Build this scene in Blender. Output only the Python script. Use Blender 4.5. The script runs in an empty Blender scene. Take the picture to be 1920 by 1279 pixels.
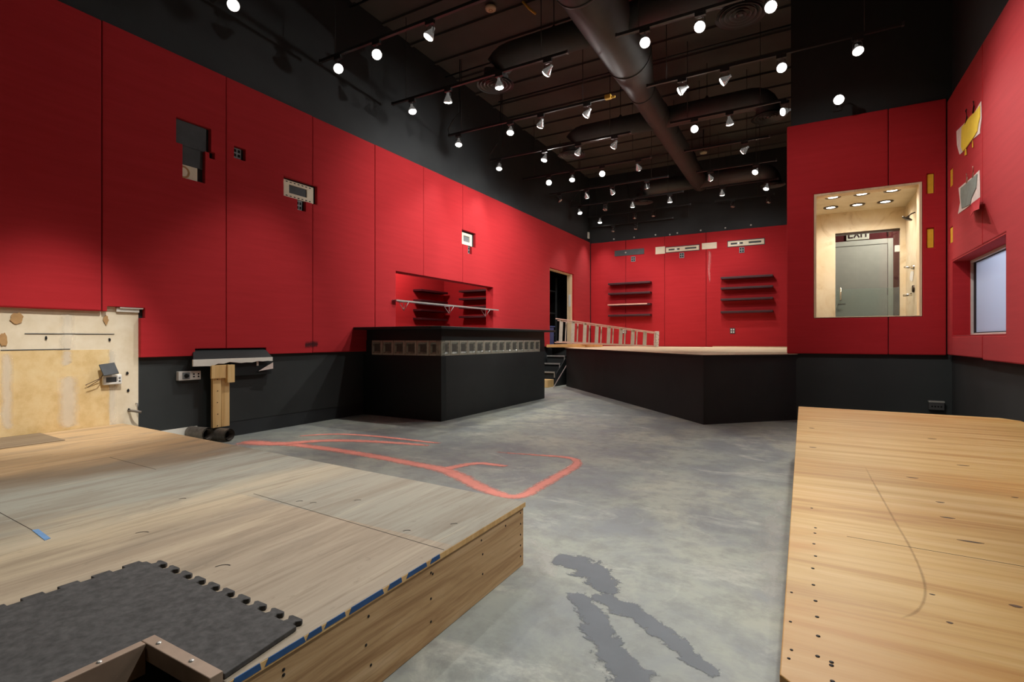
import bpy, bmesh, math, random
from mathutils import Vector, Matrix, Euler
random.seed(7)
SC = bpy.context.scene
COL = SC.collection
# ------------------------------------------------------------------ camera model (1920 x 1279)
H, FPX, HY = 1.05, 966.0, 637.0
TH = math.atan(546 / 966.0)
S_, C_ = math.sin(TH), math.cos(TH)
def ray(x, y):
    a = (x - 960) / FPX
    return (a * C_ - S_, a * S_ + C_, (HY - y) / FPX)
def onx(x, y, X):
    r = ray(x, y); t = X / r[0]; return (r[1] * t, H + r[2] * t)      # -> (Y, Z) on a wall facing X
def ony(x, y, Y):
    r = ray(x, y); t = Y / r[1]; return (r[0] * t, H + r[2] * t)      # -> (X, Z) on a wall facing Y
def onz(x, y, z):
    r = ray(x, y); t = (z - H) / r[2]; return (r[0] * t, r[1] * t)    # -> (X, Y) on a level surface
# ------------------------------------------------------------------ materials
def lin(c):
    return tuple(((v / 255) / 12.92 if v / 255 <= .04045 else ((v / 255 + .055) / 1.055) ** 2.4) for v in c)
class NT:
    def __init__(s, name):
        s.m = bpy.data.materials.new(name); s.m.use_nodes = True
        s.t = s.m.node_tree; s.n = s.t.nodes; s.l = s.t.links
        s.n.clear()
        s.out = s.n.new('ShaderNodeOutputMaterial'); s.b = s.n.new('ShaderNodeBsdfPrincipled')
        s.l.new(s.b.outputs[0], s.out.inputs[0])
        s.tc = s.n.new('ShaderNodeTexCoord')
    def lk(s, a, b): s.l.new(a, b)
    def mapping(s, scale=(1, 1, 1), rot=(0, 0, 0), loc=(0, 0, 0), src='Object'):
        mp = s.n.new('ShaderNodeMapping'); mp.inputs['Scale'].default_value = scale
        mp.inputs['Rotation'].default_value = rot; mp.inputs['Location'].default_value = loc
        s.lk(s.tc.outputs[src], mp.inputs[0]); return mp.outputs[0]
    def noise(s, vec, scale=5, detail=4, rough=.55, dist=0):
        n = s.n.new('ShaderNodeTexNoise'); n.inputs['Scale'].default_value = scale; n.inputs['Detail'].default_value = detail
        n.inputs['Roughness'].default_value = rough; n.inputs['Distortion'].default_value = dist
        s.lk(vec, n.inputs['Vector']); return n.outputs['Fac']
    def ramp(s, fac, stops):
        r = s.n.new('ShaderNodeValToRGB'); e = r.color_ramp.elements
        while len(e) < len(stops): e.new(.5)
        for k, (p, c) in enumerate(stops):
            e[k].position = p; e[k].color = (c[0], c[1], c[2], 1) if isinstance(c, (tuple, list)) else (c, c, c, 1)
        s.lk(fac, r.inputs[0]); return r.outputs[0]
    def mix(s, fac, a, b, mode='MIX'):
        m = s.n.new('ShaderNodeMix'); m.data_type = 'RGBA'; m.blend_type = mode
        for sock, v in ((0, fac), (6, a), (7, b)):
            if hasattr(v, 'links') or hasattr(v, 'is_linked'): s.lk(v, m.inputs[sock])
            elif sock == 0: m.inputs[0].default_value = v
            else: m.inputs[sock].default_value = (v[0], v[1], v[2], 1)
        return m.outputs[2]
    def math(s, op, a, b=0.0):
        m = s.n.new('ShaderNodeMath'); m.operation = op
        for k, v in ((0, a), (1, b)):
            if hasattr(v, 'is_linked'): s.lk(v, m.inputs[k])
            else: m.inputs[k].default_value = v
        return m.outputs[0]
    def bump(s, h, strength=.2, dist=.01):
        b = s.n.new('ShaderNodeBump'); b.inputs['Strength'].default_value = strength; b.inputs['Distance'].default_value = dist
        s.lk(h, b.inputs['Height']); s.lk(b.outputs[0], s.b.inputs['Normal'])
    def col(s, v):
        if hasattr(v, 'is_linked'): s.lk(v, s.b.inputs['Base Color'])
        else: s.b.inputs['Base Color'].default_value = (v[0], v[1], v[2], 1)
    def set(s, rough=.5, metal=0, spec=.5):
        s.b.inputs['Roughness'].default_value = rough; s.b.inputs['Metallic'].default_value = metal
        s.b.inputs['Specular IOR Level'].default_value = spec
        return s
MAT = {}
def simple(name, c, rough=.6, metal=0, var=.15, scale=12, spec=.4, bump=0):
    n = NT(name); l = lin(c); f = n.noise(n.mapping(), scale, 5)
    a = tuple(v * (1 - var) for v in l); b = tuple(min(1, v * (1 + var)) for v in l)
    n.col(n.ramp(f, [(.3, a), (.7, b)])); n.set(rough, metal, spec)
    if bump: n.bump(f, bump, .004)
    MAT[name] = n.m; return n.m
def wood(name, cols, axis, gscale=18, rough=.55, blotch=None, bscale=.8, stretch=.05, seed=0):
    n = NT(name)
    sc = [1, 1, 1]; sc[axis] = stretch
    v = n.mapping(tuple(sc), loc=(seed, seed * .7, 0))
    f = n.noise(v, gscale, 7, .6, .8)
    f2 = n.noise(v, gscale * 5, 4, .6, .2)
    c = n.ramp(n.math('ADD', n.math('MULTIPLY', f, .8), n.math('MULTIPLY', f2, .2)), [(.28, lin(cols[0])), (.5, lin(cols[1])), (.72, lin(cols[2]))])
    if blotch:
        sb = [1, 1, 1]; sb[axis] = .35
        g = n.noise(n.mapping(tuple(sb), loc=(seed + 3, 1, 0)), bscale, 5, .6, .3)
        c = n.mix(n.ramp(g, [(.40, 0), (.62, 1)]), c, n.mix(.7, c, lin(blotch)))
    n.col(c); n.set(rough, 0, .35); n.bump(f2, .12, .003)
    MAT[name] = n.m; return n
# red padded fabric
n = NT('red_fabric'); v = n.mapping((1, 1, 3))
f = n.noise(n.mapping((.6, .6, 9)), 2.2, 6, .6); g = n.noise(n.mapping(), 1.3, 3); w = n.noise(n.mapping((1, 1, 1)), 260, 2)
c = n.mix(n.ramp(f, [(.35, 0), (.7, 1)]), lin((168, 32, 38)), lin((177, 37, 43)))
c = n.mix(n.ramp(n.noise(n.mapping((.8, .8, 2.5), loc=(4, 1, 2)), 5, 8, .7), [(.70, 0), (.82, .5)]), c, lin((188, 58, 62)))
n.col(c); n.set(.88, 0, .25); n.b.inputs['Sheen Weight'].default_value = .03; n.b.inputs['Sheen Roughness'].default_value = .5
n.bump(n.math('ADD', n.math('MULTIPLY', f, .6), n.math('MULTIPLY', w, .3)), .25, .006); MAT['red_fabric'] = n.m
# black painted wall with scuffs
def blackpaint(name, c1, c2, scuff, rough=.5):
    n = NT(name); f = n.noise(n.mapping(), 1.2, 6, .6); s = n.noise(n.mapping((1, 1, 1.6), loc=(2, 5, 1)), 9, 9, .75)
    c = n.ramp(f, [(.35, lin(c1)), (.65, lin(c2))])
    c = n.mix(n.ramp(s, [(.66, 0), (.80, .55)]), c, lin(scuff))
    n.col(c); n.set(rough, 0, .3); n.bump(s, .06, .003); MAT[name] = n.m
blackpaint('black_wall', (43, 46, 46), (51, 54, 54), (82, 83, 83), .65)
blackpaint('black_upper', (42, 45, 47), (50, 53, 55), (60, 62, 64), .7)
blackpaint('black_gloss', (29, 33, 34), (35, 40, 41), (56, 58, 58), .5)
blackpaint('ceiling_black', (76, 73, 71), (86, 82, 79), (98, 92, 88), .85)
simple('duct_black', (70, 70, 69), .5, .1, .12, 4)
simple('track_black', (52, 52, 52), .4, .3, .1)
simple('bracket_grey', (110, 110, 112), .35, .8, .1)
simple('lamp_silver', (190, 190, 190), .22, .9, .05)
simple('detector_cream', (222, 205, 175), .5, 0, .04)
simple('white_plastic', (222, 220, 214), .4, 0, .04)
simple('grey_plastic', (120, 124, 126), .5, 0, .06)
simple('grey_board', (70, 73, 76), .75, 0, .18, 6)
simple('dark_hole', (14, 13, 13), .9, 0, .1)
simple('cream_board', (226, 214, 190), .75, 0, .06, 9)
simple('brown_paper', (176, 138, 92), .85, 0, .12, 20)
simple('maroon_shelf', (64, 26, 32), .5, 0, .15, 9)
simple('pale_edge', (220, 170, 150), .6, 0, .1, 20)
simple('rubber', (72, 71, 70), .8, 0, .35, 45, .3, .25)
simple('rubber_side', (30, 28, 27), .85, 0, .1)
simple('nosing_metal', (196, 194, 188), .35, .6, .08)
simple('ladder_grey', (205, 197, 182), .45, .25, .08)
simple('ladder_pink', (216, 176, 158), .45, .1, .08)
simple('blue_tape', (44, 88, 142), .7, 0, .15, 30)
simple('pale_blue_tape', (108, 150, 196), .7, 0, .1, 30)
simple('blue_plastic', (44, 84, 140), .4, 0, .1)
simple('yellow_foam', (226, 178, 44), .8, 0, .1, 14)
simple('bright_yellow', (240, 206, 66), .75, 0, .07, 9)
simple('grey_felt', (134, 142, 134), .85, 0, .12, 14)
simple('torn_white', (224, 206, 198), .85, 0, .12, 20)
simple('torn_red', (176, 30, 40), .85, 0, .1, 20)
simple('pipe_grey', (112, 104, 96), .5, .2, .3, 25)
simple('white_paint', (212, 206, 198), .5, 0, .05)
simple('skim_white', (222, 218, 208), .8, 0, .06, 7)
simple('chrome', (215, 213, 208), .15, 1, .03)
simple('dark_bronze', (70, 58, 48), .3, .8, .1)
simple('hall_red', (92, 28, 32), .8, 0, .1, 5)
simple('letter_red', (58, 22, 24), .6, 0, .03)
simple('sign_white', (226, 220, 206), .5, 0, .03)
simple('aluminium_tan', (158, 138, 120), .42, .25, .08, 30)
simple('screw_dark', (28, 22, 18), .6, .2, .1)
simple('dark_gasket', (24, 26, 32), .6, 0, .1)
simple('office_white', (214, 218, 230), .8, 0, .02)
simple('outlet_cream', (206, 202, 196), .45, 0, .04)
simple('wire_brown', (92, 66, 48), .6, 0, .1)
simple('gold_tape', (212, 168, 66), .6, 0, .1)
simple('mortar', (86, 84, 78), .8, 0, .12, 30)
# splattered ladder cap
n = NT('splattered_cap'); s = n.noise(n.mapping(), 38, 6, .7)
n.col(n.ramp(s, [(.52, lin((222, 216, 204))), (.60, lin((120, 114, 106)))])); n.set(.5); MAT['splattered_cap'] = n.m
# marble
n = NT('cream_marble'); f = n.noise(n.mapping(), 2.6, 9, .62, 1.6); g = n.noise(n.mapping(loc=(3, 3, 3)), 1.1, 4)
c = n.ramp(f, [(.34, lin((194, 170, 132))), (.46, lin((222, 204, 172))), (.62, lin((230, 216, 188)))])
c = n.mix(n.ramp(g, [(.42, 0), (.62, .6)]), c, lin((214, 188, 146))); n.col(c); n.set(.35, 0, .4); MAT['cream_marble'] = n.m
# glass
def glass(name, tint, rough=0.0, alpha_mix=0.0, dif=(.5, .5, .5)):
    m = bpy.data.materials.new(name); m.use_nodes = True; t = m.node_tree; t.nodes.clear()
    o = t.nodes.new('ShaderNodeOutputMaterial'); gl = t.nodes.new('ShaderNodeBsdfGlossy'); gl.inputs['Roughness'].default_value = rough
    tr = t.nodes.new('ShaderNodeBsdfTransparent'); tr.inputs[0].default_value = (*tint, 1)
    fr = t.nodes.new('ShaderNodeFresnel'); fr.inputs[0].default_value = 1.52
    mx = t.nodes.new('ShaderNodeMixShader'); t.links.new(fr.outputs[0], mx.inputs[0]); t.links.new(tr.outputs[0], mx.inputs[1]); t.links.new(gl.outputs[0], mx.inputs[2])
    last = mx
    if alpha_mix:
        df = t.nodes.new('ShaderNodeBsdfDiffuse'); df.inputs[0].default_value = (*dif, 1)
        m2 = t.nodes.new('ShaderNodeMixShader'); m2.inputs[0].default_value = alpha_mix
        t.links.new(mx.outputs[0], m2.inputs[1]); t.links.new(df.outputs[0], m2.inputs[2]); last = m2
    t.links.new(last.outputs[0], o.inputs[0]); MAT[name] = m
glass('clear_glass', (.86, .9, .88))
glass('pale_band', (.88, .94, .91), .1, .14, (.5, .56, .53))
m = bpy.data.materials.new('office_glass'); m.use_nodes = True; t = m.node_tree; t.nodes.clear()
o = t.nodes.new('ShaderNodeOutputMaterial'); a1 = t.nodes.new('ShaderNodeBsdfTranslucent'); a1.inputs[0].default_value = (.8, .84, .92, 1)
a2 = t.nodes.new('ShaderNodeBsdfDiffuse'); a2.inputs[0].default_value = (.5, .53, .6, 1); a3 = t.nodes.new('ShaderNodeBsdfGlossy'); a3.inputs['Roughness'].default_value = .08
x1 = t.nodes.new('ShaderNodeMixShader'); x1.inputs[0].default_value = .4; x2 = t.nodes.new('ShaderNodeMixShader'); x2.inputs[0].default_value = .12
t.links.new(a1.outputs[0], x1.inputs[1]); t.links.new(a2.outputs[0], x1.inputs[2]); t.links.new(x1.outputs[0], x2.inputs[1]); t.links.new(a3.outputs[0], x2.inputs[2]); t.links.new(x2.outputs[0], o.inputs[0]); MAT['office_glass'] = m
glass('shelf_glass', (.8, .86, .9), .05, .25, (.7, .74, .8))
n = NT('glass_block'); f = n.noise(n.mapping((1, 1, 1)), 16, 3, .5, .5)
n.col(n.ramp(f, [(.35, lin((108, 111, 101))), (.65, lin((152, 154, 140)))])); n.set(.2, 0, .6)
n.bump(f, .2, .006); MAT['glass_block'] = n.m
simple('glass_rim', (168, 165, 150), .2, 0, .1, 20, .7)
# concrete
n = NT('concrete'); P = n.mapping()
f1 = n.noise(P, .55, 8, .6, .6); f2 = n.noise(n.mapping(loc=(7, 3, 0)), 1.6, 10, .68, .4); f3 = n.noise(n.mapping(loc=(1, 9, 0)), 7, 10, .7)
f4 = n.noise(n.mapping((1, 1.8, 1), (0, 0, .5), (3, 1, 0)), 1.2, 12, .72, 1.2)
c = n.ramp(f1, [(.34, lin((130, 137, 137))), (.5, lin((158, 162, 151))), (.66, lin((176, 175, 157)))])
c = n.mix(n.ramp(f2, [(.40, .75), (.56, 0)]), c, lin((122, 127, 131)))
c = n.mix(n.ramp(f4, [(.54, 0), (.70, .7)]), c, lin((200, 199, 188)))
c = n.mix(n.ramp(f3, [(.36, .55), (.54, 0)]), c, lin((116, 118, 114)))
fl_ = n.noise(n.mapping((1, 1.6, 1), (0, 0, .4), (9, 2, 0)), 24, 8, .8)
c = n.mix(n.ramp(fl_, [(.64, 0), (.72, .6)]), c, lin((206, 206, 200)))
c = n.mix(n.ramp(fl_, [(.27, .6), (.35, 0)]), c, lin((92, 94, 92)))
n.col(c); n.lk(n.ramp(f2, [(.3, .42), (.7, .62)]), n.b.inputs['Roughness']); n.b.inputs['Specular IOR Level'].default_value = .35
n.bump(f3, .08, .004); MAT['concrete'] = n.m
# ribbon marks (soft ragged edge from UV v and noise)
def markmat(name, col, noise_scale, cover, rough=.6, amp=1.6, lo=.1, hi=.8):
    n = NT(name); uv = n.n.new('ShaderNodeSeparateXYZ'); n.lk(n.tc.outputs['UV'], uv.inputs[0])
    edge = n.math('SUBTRACT', 1.0, n.math('ABSOLUTE', uv.outputs[1]))
    f = n.noise(n.mapping(), noise_scale, 9, .72)
    a = n.math('ADD', n.math('MULTIPLY', edge, 1.0), n.math('MULTIPLY', n.math('SUBTRACT', f, .5), amp))
    k = n.ramp(a, [(lo, 0), (hi, cover)])
    n.col(n.ramp(n.noise(n.mapping(loc=(5, 5, 0)), 5, 5), [(.35, lin(col)), (.7, tuple(v * 1.25 for v in lin(col)))])); n.set(rough, 0, .3)
    tr = n.n.new('ShaderNodeBsdfTransparent'); mx = n.n.new('ShaderNodeMixShader')
    n.lk(k, mx.inputs[0]); n.lk(tr.outputs[0], mx.inputs[1]); n.lk(n.b.outputs[0], mx.inputs[2]); n.lk(mx.outputs[0], n.out.inputs[0]); MAT[name] = n.m
markmat('spray_red', (238, 150, 134), 16, .85, .7, 1.2, .02, .62)
markmat('dark_residue', (98, 104, 110), 13, .85, .45, 2.6, .25, .42)
markmat('pale_scuff', (188, 187, 180), 5, .5, .6, 3.2, .3, 1.3)
markmat('skim_soft', (226, 218, 200), 9, .55, .8, .8, .05, .7)
markmat('pencil', (150, 118, 74), 10, .33, .6, .8, .1, .9)
markmat('pale_drip', (214, 130, 128), 30, .5)
markmat('char', (60, 14, 18), 12, .75)
# woods
n = NT('ply_new')
f = n.noise(n.mapping((.07, 1, 1)), 6, 8, .62, 1.6); g = n.noise(n.mapping((.03, 1, 1), loc=(3, 1, 0)), 70, 5, .65); h = n.noise(n.mapping((.4, 1, 1), loc=(8.3, 2, 0)), 1.5, 5, .6, .8)
k = n.noise(n.mapping((.10, 1, 1), loc=(1, 7, 0)), 26, 6, .7, .6)
c = n.ramp(f, [(.34, lin((186, 138, 74))), (.48, lin((208, 168, 102))), (.66, lin((222, 188, 130)))])
c = n.mix(n.ramp(h, [(.48, 0), (.66, .85)]), c, lin((198, 136, 60)))
c = n.mix(n.ramp(g, [(.52, 0), (.72, .55)]), c, lin((184, 136, 78)))
c = n.mix(n.ramp(k, [(.66, 0), (.76, .7)]), c, lin((150, 104, 56)))
n.col(c); n.set(.42, 0, .25); n.bump(g, .1, .002); MAT['ply_new'] = n.m
n = NT('ply_old')
f = n.noise(n.mapping((1, .09, 1)), 7, 8, .65, 1.2); g = n.noise(n.mapping((1, .05, 1), loc=(3, 1, 0)), 60, 5, .65); d = n.noise(n.mapping((1, .4, 1)), 3.2, 10, .75, .6); e_ = n.noise(n.mapping((1, .5, 1), loc=(2, 4, 0)), 26, 8, .75)
sx = n.n.new('ShaderNodeSeparateXYZ'); n.lk(n.tc.outputs['Object'], sx.inputs[0])
xx = n.math('ADD', n.math('MULTIPLY', n.math('ADD', sx.outputs[0], 2.2), .2326), n.math('MULTIPLY', n.math('SUBTRACT', n.noise(n.mapping((1, .3, 1), loc=(6, 1, 0)), 1.6, 6, .6), .5), .34))
zone = n.ramp(xx, [(.0, lin((196, 164, 122))), (.34, lin((186, 154, 114))), (.425, lin((122, 106, 86))), (.50, lin((152, 152, 140))), (.64, lin((158, 156, 142))), (.70, lin((188, 172, 144))), (.80, lin((166, 150, 128))), (1.0, lin((160, 148, 130)))])
yb = n.math('GREATER_THAN', sx.outputs[1], .75)
zone = n.mix(n.math('MULTIPLY', yb, n.ramp(xx, [(.62, 0), (.80, .75)])), zone, lin((150, 150, 138)))
c = n.mix(n.ramp(f, [(.34, .55), (.52, 0)]), zone, lin((122, 108, 90)))
c = n.mix(n.ramp(f, [(.56, 0), (.72, .45)]), c, lin((204, 190, 164)))
c = n.mix(n.ramp(d, [(.54, 0), (.72, .55)]), c, lin((128, 120, 106)))
c = n.mix(n.ramp(g, [(.54, 0), (.74, .5)]), c, lin((112, 98, 80)))
c = n.mix(n.ramp(e_, [(.60, 0), (.74, .5)]), c, lin((98, 88, 74)))
n.col(c); n.set(.62, 0, .3); n.bump(g, .12, .003); MAT['ply_old'] = n.m
n = NT('side_board')
f = n.noise(n.mapping((1, .07, 1)), 14, 8, .65, 1.4); g = n.noise(n.mapping((1, .03, 1), loc=(3, 1, 0)), 90, 4, .6); d = n.noise(n.mapping((1, .5, 1)), 2.2, 8, .7, .6); e_ = n.noise(n.mapping((1, .6, 1), loc=(1, 5, 3)), 9, 8, .75)
c = n.ramp(f, [(.32, lin((168, 132, 92))), (.5, lin((200, 166, 122))), (.68, lin((214, 184, 144)))])
c = n.mix(n.ramp(g, [(.5, 0), (.72, .5)]), c, lin((138, 104, 68)))
c = n.mix(n.ramp(d, [(.52, 0), (.70, .6)]), c, lin((146, 124, 96)))
c = n.mix(n.ramp(e_, [(.66, 0), (.76, .7)]), c, lin((98, 74, 50)))
n.col(c); n.set(.6, 0, .3); n.bump(g, .15, .003); MAT['side_board'] = n.m
wood('deck_patch', [(104, 88, 70), (130, 112, 90), (146, 130, 108)], 1, 22, .65, None, 1, .04, 6)
wood('stage_ply', [(220, 196, 158), (234, 214, 180), (242, 226, 196)], 0, 6, .7, (220, 186, 140), 1, .08, 5)
wood('orange_ply', [(206, 146, 82), (224, 172, 108), (232, 190, 132)], 0, 8, .5, None, 1, .08, 8)
wood('pine_stud', [(192, 150, 92), (222, 184, 124), (234, 204, 150)], 2, 20, .6, None, 1, .05, 3)
wood('trim_wood', [(206, 176, 134), (224, 200, 162), (234, 214, 182)], 2, 18, .6, None, 1, .08, 9)
# drywall with bare tan paper and mud
n = NT('drywall_cream'); f = n.noise(n.mapping((1, 1, 1)), 3.5, 8, .65)
n.col(n.ramp(f, [(.35, lin((214, 198, 168))), (.65, lin((230, 218, 194)))])); n.set(.85, 0, .2); n.bump(f, .1, .004); MAT['drywall_cream'] = n.m
n = NT('drywall_tan'); f = n.noise(n.mapping(), 4.5, 9, .7); g = n.noise(n.mapping(loc=(2, 2, 2)), 22, 6, .7)
c = n.ramp(f, [(.32, lin((206, 174, 118))), (.5, lin((224, 196, 144))), (.7, lin((232, 210, 164)))])
n.col(n.mix(n.ramp(g, [(.55, 0), (.8, .35)]), c, lin((190, 150, 92)))); n.set(.85, 0, .2); MAT['drywall_tan'] = n.m
def emis(name, c, k):
    m = bpy.data.materials.new(name); m.use_nodes = True; t = m.node_tree; t.nodes.clear()
    o = t.nodes.new('ShaderNodeOutputMaterial'); e = t.nodes.new('ShaderNodeEmission'); e.inputs[0].default_value = (*c, 1); e.inputs[1].default_value = k
    t.links.new(e.outputs[0], o.inputs[0]); m.cycles.emission_sampling = 'NONE'; MAT[name] = m
emis('lens_lit', (1, .95, .86), 14)
n = NT('lamp_silver_lit'); n.col(lin((200, 200, 200))); n.set(.25, .8); n.b.inputs['Emission Color'].default_value = (1, .95, .88, 1); n.b.inputs['Emission Strength'].default_value = .06; n.m.cycles.emission_sampling = 'NONE'; MAT['lamp_silver_lit'] = n.m
emis('downlight_lit', (1, .95, .86), 9)
emis('fill_lamp', (1, .97, .94), 4)  # glow of the added lamps in alcove, hall and office
simple('lens_off', (120, 120, 118), .2, .2, .05)
# ------------------------------------------------------------------ mesh builder
class MB:
    def __init__(s): s.bm = bmesh.new(); s.uv = None
    def box(s, lo, hi, mtx=None):
        vs = [s.bm.verts.new((x, y, z)) for x in (lo[0], hi[0]) for y in (lo[1], hi[1]) for z in (lo[2], hi[2])]
        for q in ((0, 1, 3, 2), (4, 6, 7, 5), (0, 4, 5, 1), (2, 3, 7, 6), (0, 2, 6, 4), (1, 5, 7, 3)):
            s.bm.faces.new([vs[k] for k in q])
        if mtx is not None:
            for v in vs: v.co = mtx @ v.co
        return s
    def prism(s, pts, z0, z1, mtx=None):
        """polygon pts (x,y) extruded z0..z1"""
        a = [s.bm.verts.new((p[0], p[1], z0)) for p in pts]; b = [s.bm.verts.new((p[0], p[1], z1)) for p in pts]
        s.bm.faces.new(a[::-1]); s.bm.faces.new(b)
        k = len(pts)
        for i in range(k): s.bm.faces.new((a[i], a[(i + 1) % k], b[(i + 1) % k], b[i]))
        if mtx is not None:
            for v in a + b: v.co = mtx @ v.co
        return s
    def poly3(s, pts, off):
        """planar polygon of 3-D points extruded by vector off"""
        o = Vector(off); a = [s.bm.verts.new(p) for p in pts]; b = [s.bm.verts.new(Vector(p) + o) for p in pts]
        s.bm.faces.new(a[::-1]); s.bm.faces.new(b); k = len(pts)
        for i in range(k): s.bm.faces.new((a[i], a[(i + 1) % k], b[(i + 1) % k], b[i]))
        return s
    def tube(s, pts, r, seg=10, caps=True):
        pts = [Vector(p) for p in pts]; rs = r if isinstance(r, (list, tuple)) else [r] * len(pts)
        rings = []; up = Vector((0, 0, 1))
        for i, p in enumerate(pts):
            d = (pts[min(i + 1, len(pts) - 1)] - pts[max(i - 1, 0)]).normalized()
            ref = up if abs(d.dot(up)) < .95 else Vector((1, 0, 0))
            u = d.cross(ref).normalized(); w = d.cross(u).normalized()
            rings.append([s.bm.verts.new(p + (u * math.cos(t) + w * math.sin(t)) * rs[i]) for t in [2 * math.pi * k / seg for k in range(seg)]])
        for a, b in zip(rings, rings[1:]):
            for k in range(seg):
                f = s.bm.faces.new((a[k], a[(k + 1) % seg], b[(k + 1) % seg], b[k])); f.smooth = True
        if caps: s.bm.faces.new(rings[0][::-1]); s.bm.faces.new(rings[-1])
        return s
    def lathe(s, prof, seg=24, mtx=None):
        """prof: (r, z) list revolved about z"""
        rings = []; vs = []
        for r, z in prof:
            if r < 1e-6: v = s.bm.verts.new((0, 0, z)); rings.append([v]); vs.append(v)
            else:
                ring = [s.bm.verts.new((r * math.cos(t), r * math.sin(t), z)) for t in [2 * math.pi * k / seg for k in range(seg)]]
                rings.append(ring); vs += ring
        for a, b in zip(rings, rings[1:]):
            for k in range(seg):
                j = (k + 1) % seg
                q = [a[k % len(a)], a[j % len(a)], b[j % len(b)], b[k % len(b)]]
                q = list(dict.fromkeys(q))
                if len(q) > 2:
                    f = s.bm.faces.new(q); f.smooth = True
        if mtx is not None:
            for v in vs: v.co = mtx @ v.co
        return s
    def slab(s, axis, f0, f1, u0, u1, z0, z1, holes=()):
        """plate with rectangular holes; axis 0: plane faces X, u = Y; axis 1: faces Y, u = X"""
        us = sorted({u0, u1, *[min(max(v, u0), u1) for h in holes for v in h[:2]]}); zs = sorted({z0, z1, *[min(max(v, z0), z1) for h in holes for v in h[2:]]})
        def solid(i, j):
            if not (0 <= i < len(us) - 1 and 0 <= j < len(zs) - 1): return False
            cu, cz = (us[i] + us[i + 1]) / 2, (zs[j] + zs[j + 1]) / 2
            return not any(h[0] < cu < h[1] and h[2] < cz < h[3] for h in holes)
        V = {}
        def v(i, j, f):
            if (i, j, f) not in V:
                V[(i, j, f)] = s.bm.verts.new((f, us[i], zs[j]) if axis == 0 else (us[i], f, zs[j]))
            return V[(i, j, f)]
        for i in range(len(us) - 1):
            for j in range(len(zs) - 1):
                if not solid(i, j): continue
                for f in (f0, f1): s.bm.faces.new((v(i, j, f), v(i + 1, j, f), v(i + 1, j + 1, f), v(i, j + 1, f)))
                for (di, dj, e) in ((-1, 0, ((i, j), (i, j + 1))), (1, 0, ((i + 1, j), (i + 1, j + 1))), (0, -1, ((i, j), (i + 1, j))), (0, 1, ((i, j + 1), (i + 1, j + 1)))):
                    if not solid(i + di, j + dj):
                        (a, b), (c, d) = e; s.bm.faces.new((v(a, b, f0), v(c, d, f0), v(c, d, f1), v(a, b, f1)))
        return s
    def ribbon(s, pts, wid, z):
        s.uv = s.bm.loops.layers.uv.new('UVMap') if s.uv is None else s.uv
        ws = wid if isinstance(wid, (list, tuple)) else [wid] * len(pts)
        # smooth
        P = [(Vector((p[0], p[1])), w) for p, w in zip(pts, ws)]
        for _ in range(2):
            Q = [P[0]]
            for a, b in zip(P, P[1:]):
                Q += [(a[0].lerp(b[0], .25), a[1] * .75 + b[1] * .25), (a[0].lerp(b[0], .75), a[1] * .25 + b[1] * .75)]
            P = Q + [P[-1]]
        rows = []
        for i, (p, w) in enumerate(P):
            d = (P[min(i + 1, len(P) - 1)][0] - P[max(i - 1, 0)][0]).normalized(); nrm = Vector((-d.y, d.x))
            t = i / (len(P) - 1); e = min(1, 6 * t + .15, 6 * (1 - t) + .15)
            rows.append([(s.bm.verts.new((p.x + nrm.x * w * k, p.y + nrm.y * w * k, z)), k, e) for k in (-1, 0, 1)])
        for a, b in zip(rows, rows[1:]):
            for k in range(2):
                quad = (a[k], a[k + 1], b[k + 1], b[k]); f = s.bm.faces.new([q[0] for q in quad])
                for lp, q in zip(f.loops, quad): lp[s.uv].uv = (0, 1 - (1 - abs(q[1])) * q[2])
        return s
    def build(s, name, mat, parent=None, origin=None, bevel=0, smooth=False, mats=None):
        o0 = Vector(origin) if origin is not None else (parent.location.copy() if parent is not None and parent.get('world_built') else Vector((0, 0, 0)))
        if parent is not None and origin is None and parent.parent is not None: o0 = o0
        bmesh.ops.recalc_face_normals(s.bm, faces=s.bm.faces)
        if o0.length > 0: bmesh.ops.translate(s.bm, verts=s.bm.verts, vec=-o0)
        me = bpy.data.meshes.new(name); s.bm.to_mesh(me); s.bm.free()
        me.materials.append(MAT[mat])
        o = bpy.data.objects.new(name, me); COL.objects.link(o)
        if parent is not None: o.parent = parent
        elif o0.length > 0: o.location = o0
        if smooth:
            for p in me.polygons: p.use_smooth = True
        if bevel:
            b = o.modifiers.new('soft_edge', 'BEVEL'); b.width = bevel; b.segments = 2; b.limit_method = 'ANGLE'; b.angle_limit = math.radians(35)
        return o
ORI = {}
def tag(o, label, cat, group=None):
    o['label'] = label; o['category'] = cat
    if group: o['group'] = group
    return o
def root(name, loc, label, cat, group=None):
    o = bpy.data.objects.new(name, None); COL.objects.link(o); o.location = loc; o.empty_display_size = .1
    ORI[o.name] = Vector(loc)
    return tag(o, label, cat, group)
def part(mb, name, mat, r, bevel=0, label=None, smooth=False):
    """mb is in world coordinates; r is a root made at ORI (or a part of one)"""
    top = r
    while top.parent is not None: top = top.parent
    o = mb.build(name, mat, None, None, bevel, smooth)
    for v in o.data.vertices: v.co -= ORI[top.name]
    o.parent = r
    if label: o['label'] = label
    return o
def thing(mb, name, mat, label, cat, group=None, bevel=0, origin=None, smooth=False):
    if origin is None:
        cs = [v.co for v in mb.bm.verts]
        origin = (sum(c.x for c in cs) / len(cs), sum(c.y for c in cs) / len(cs), min(c.z for c in cs))
    return tag(mb.build(name, mat, None, origin, bevel, smooth), label, cat, group)
def struct(mb, name, mat, bevel=0):
    o = mb.build(name, mat, None, None, bevel); o['kind'] = 'structure'; return o
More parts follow.
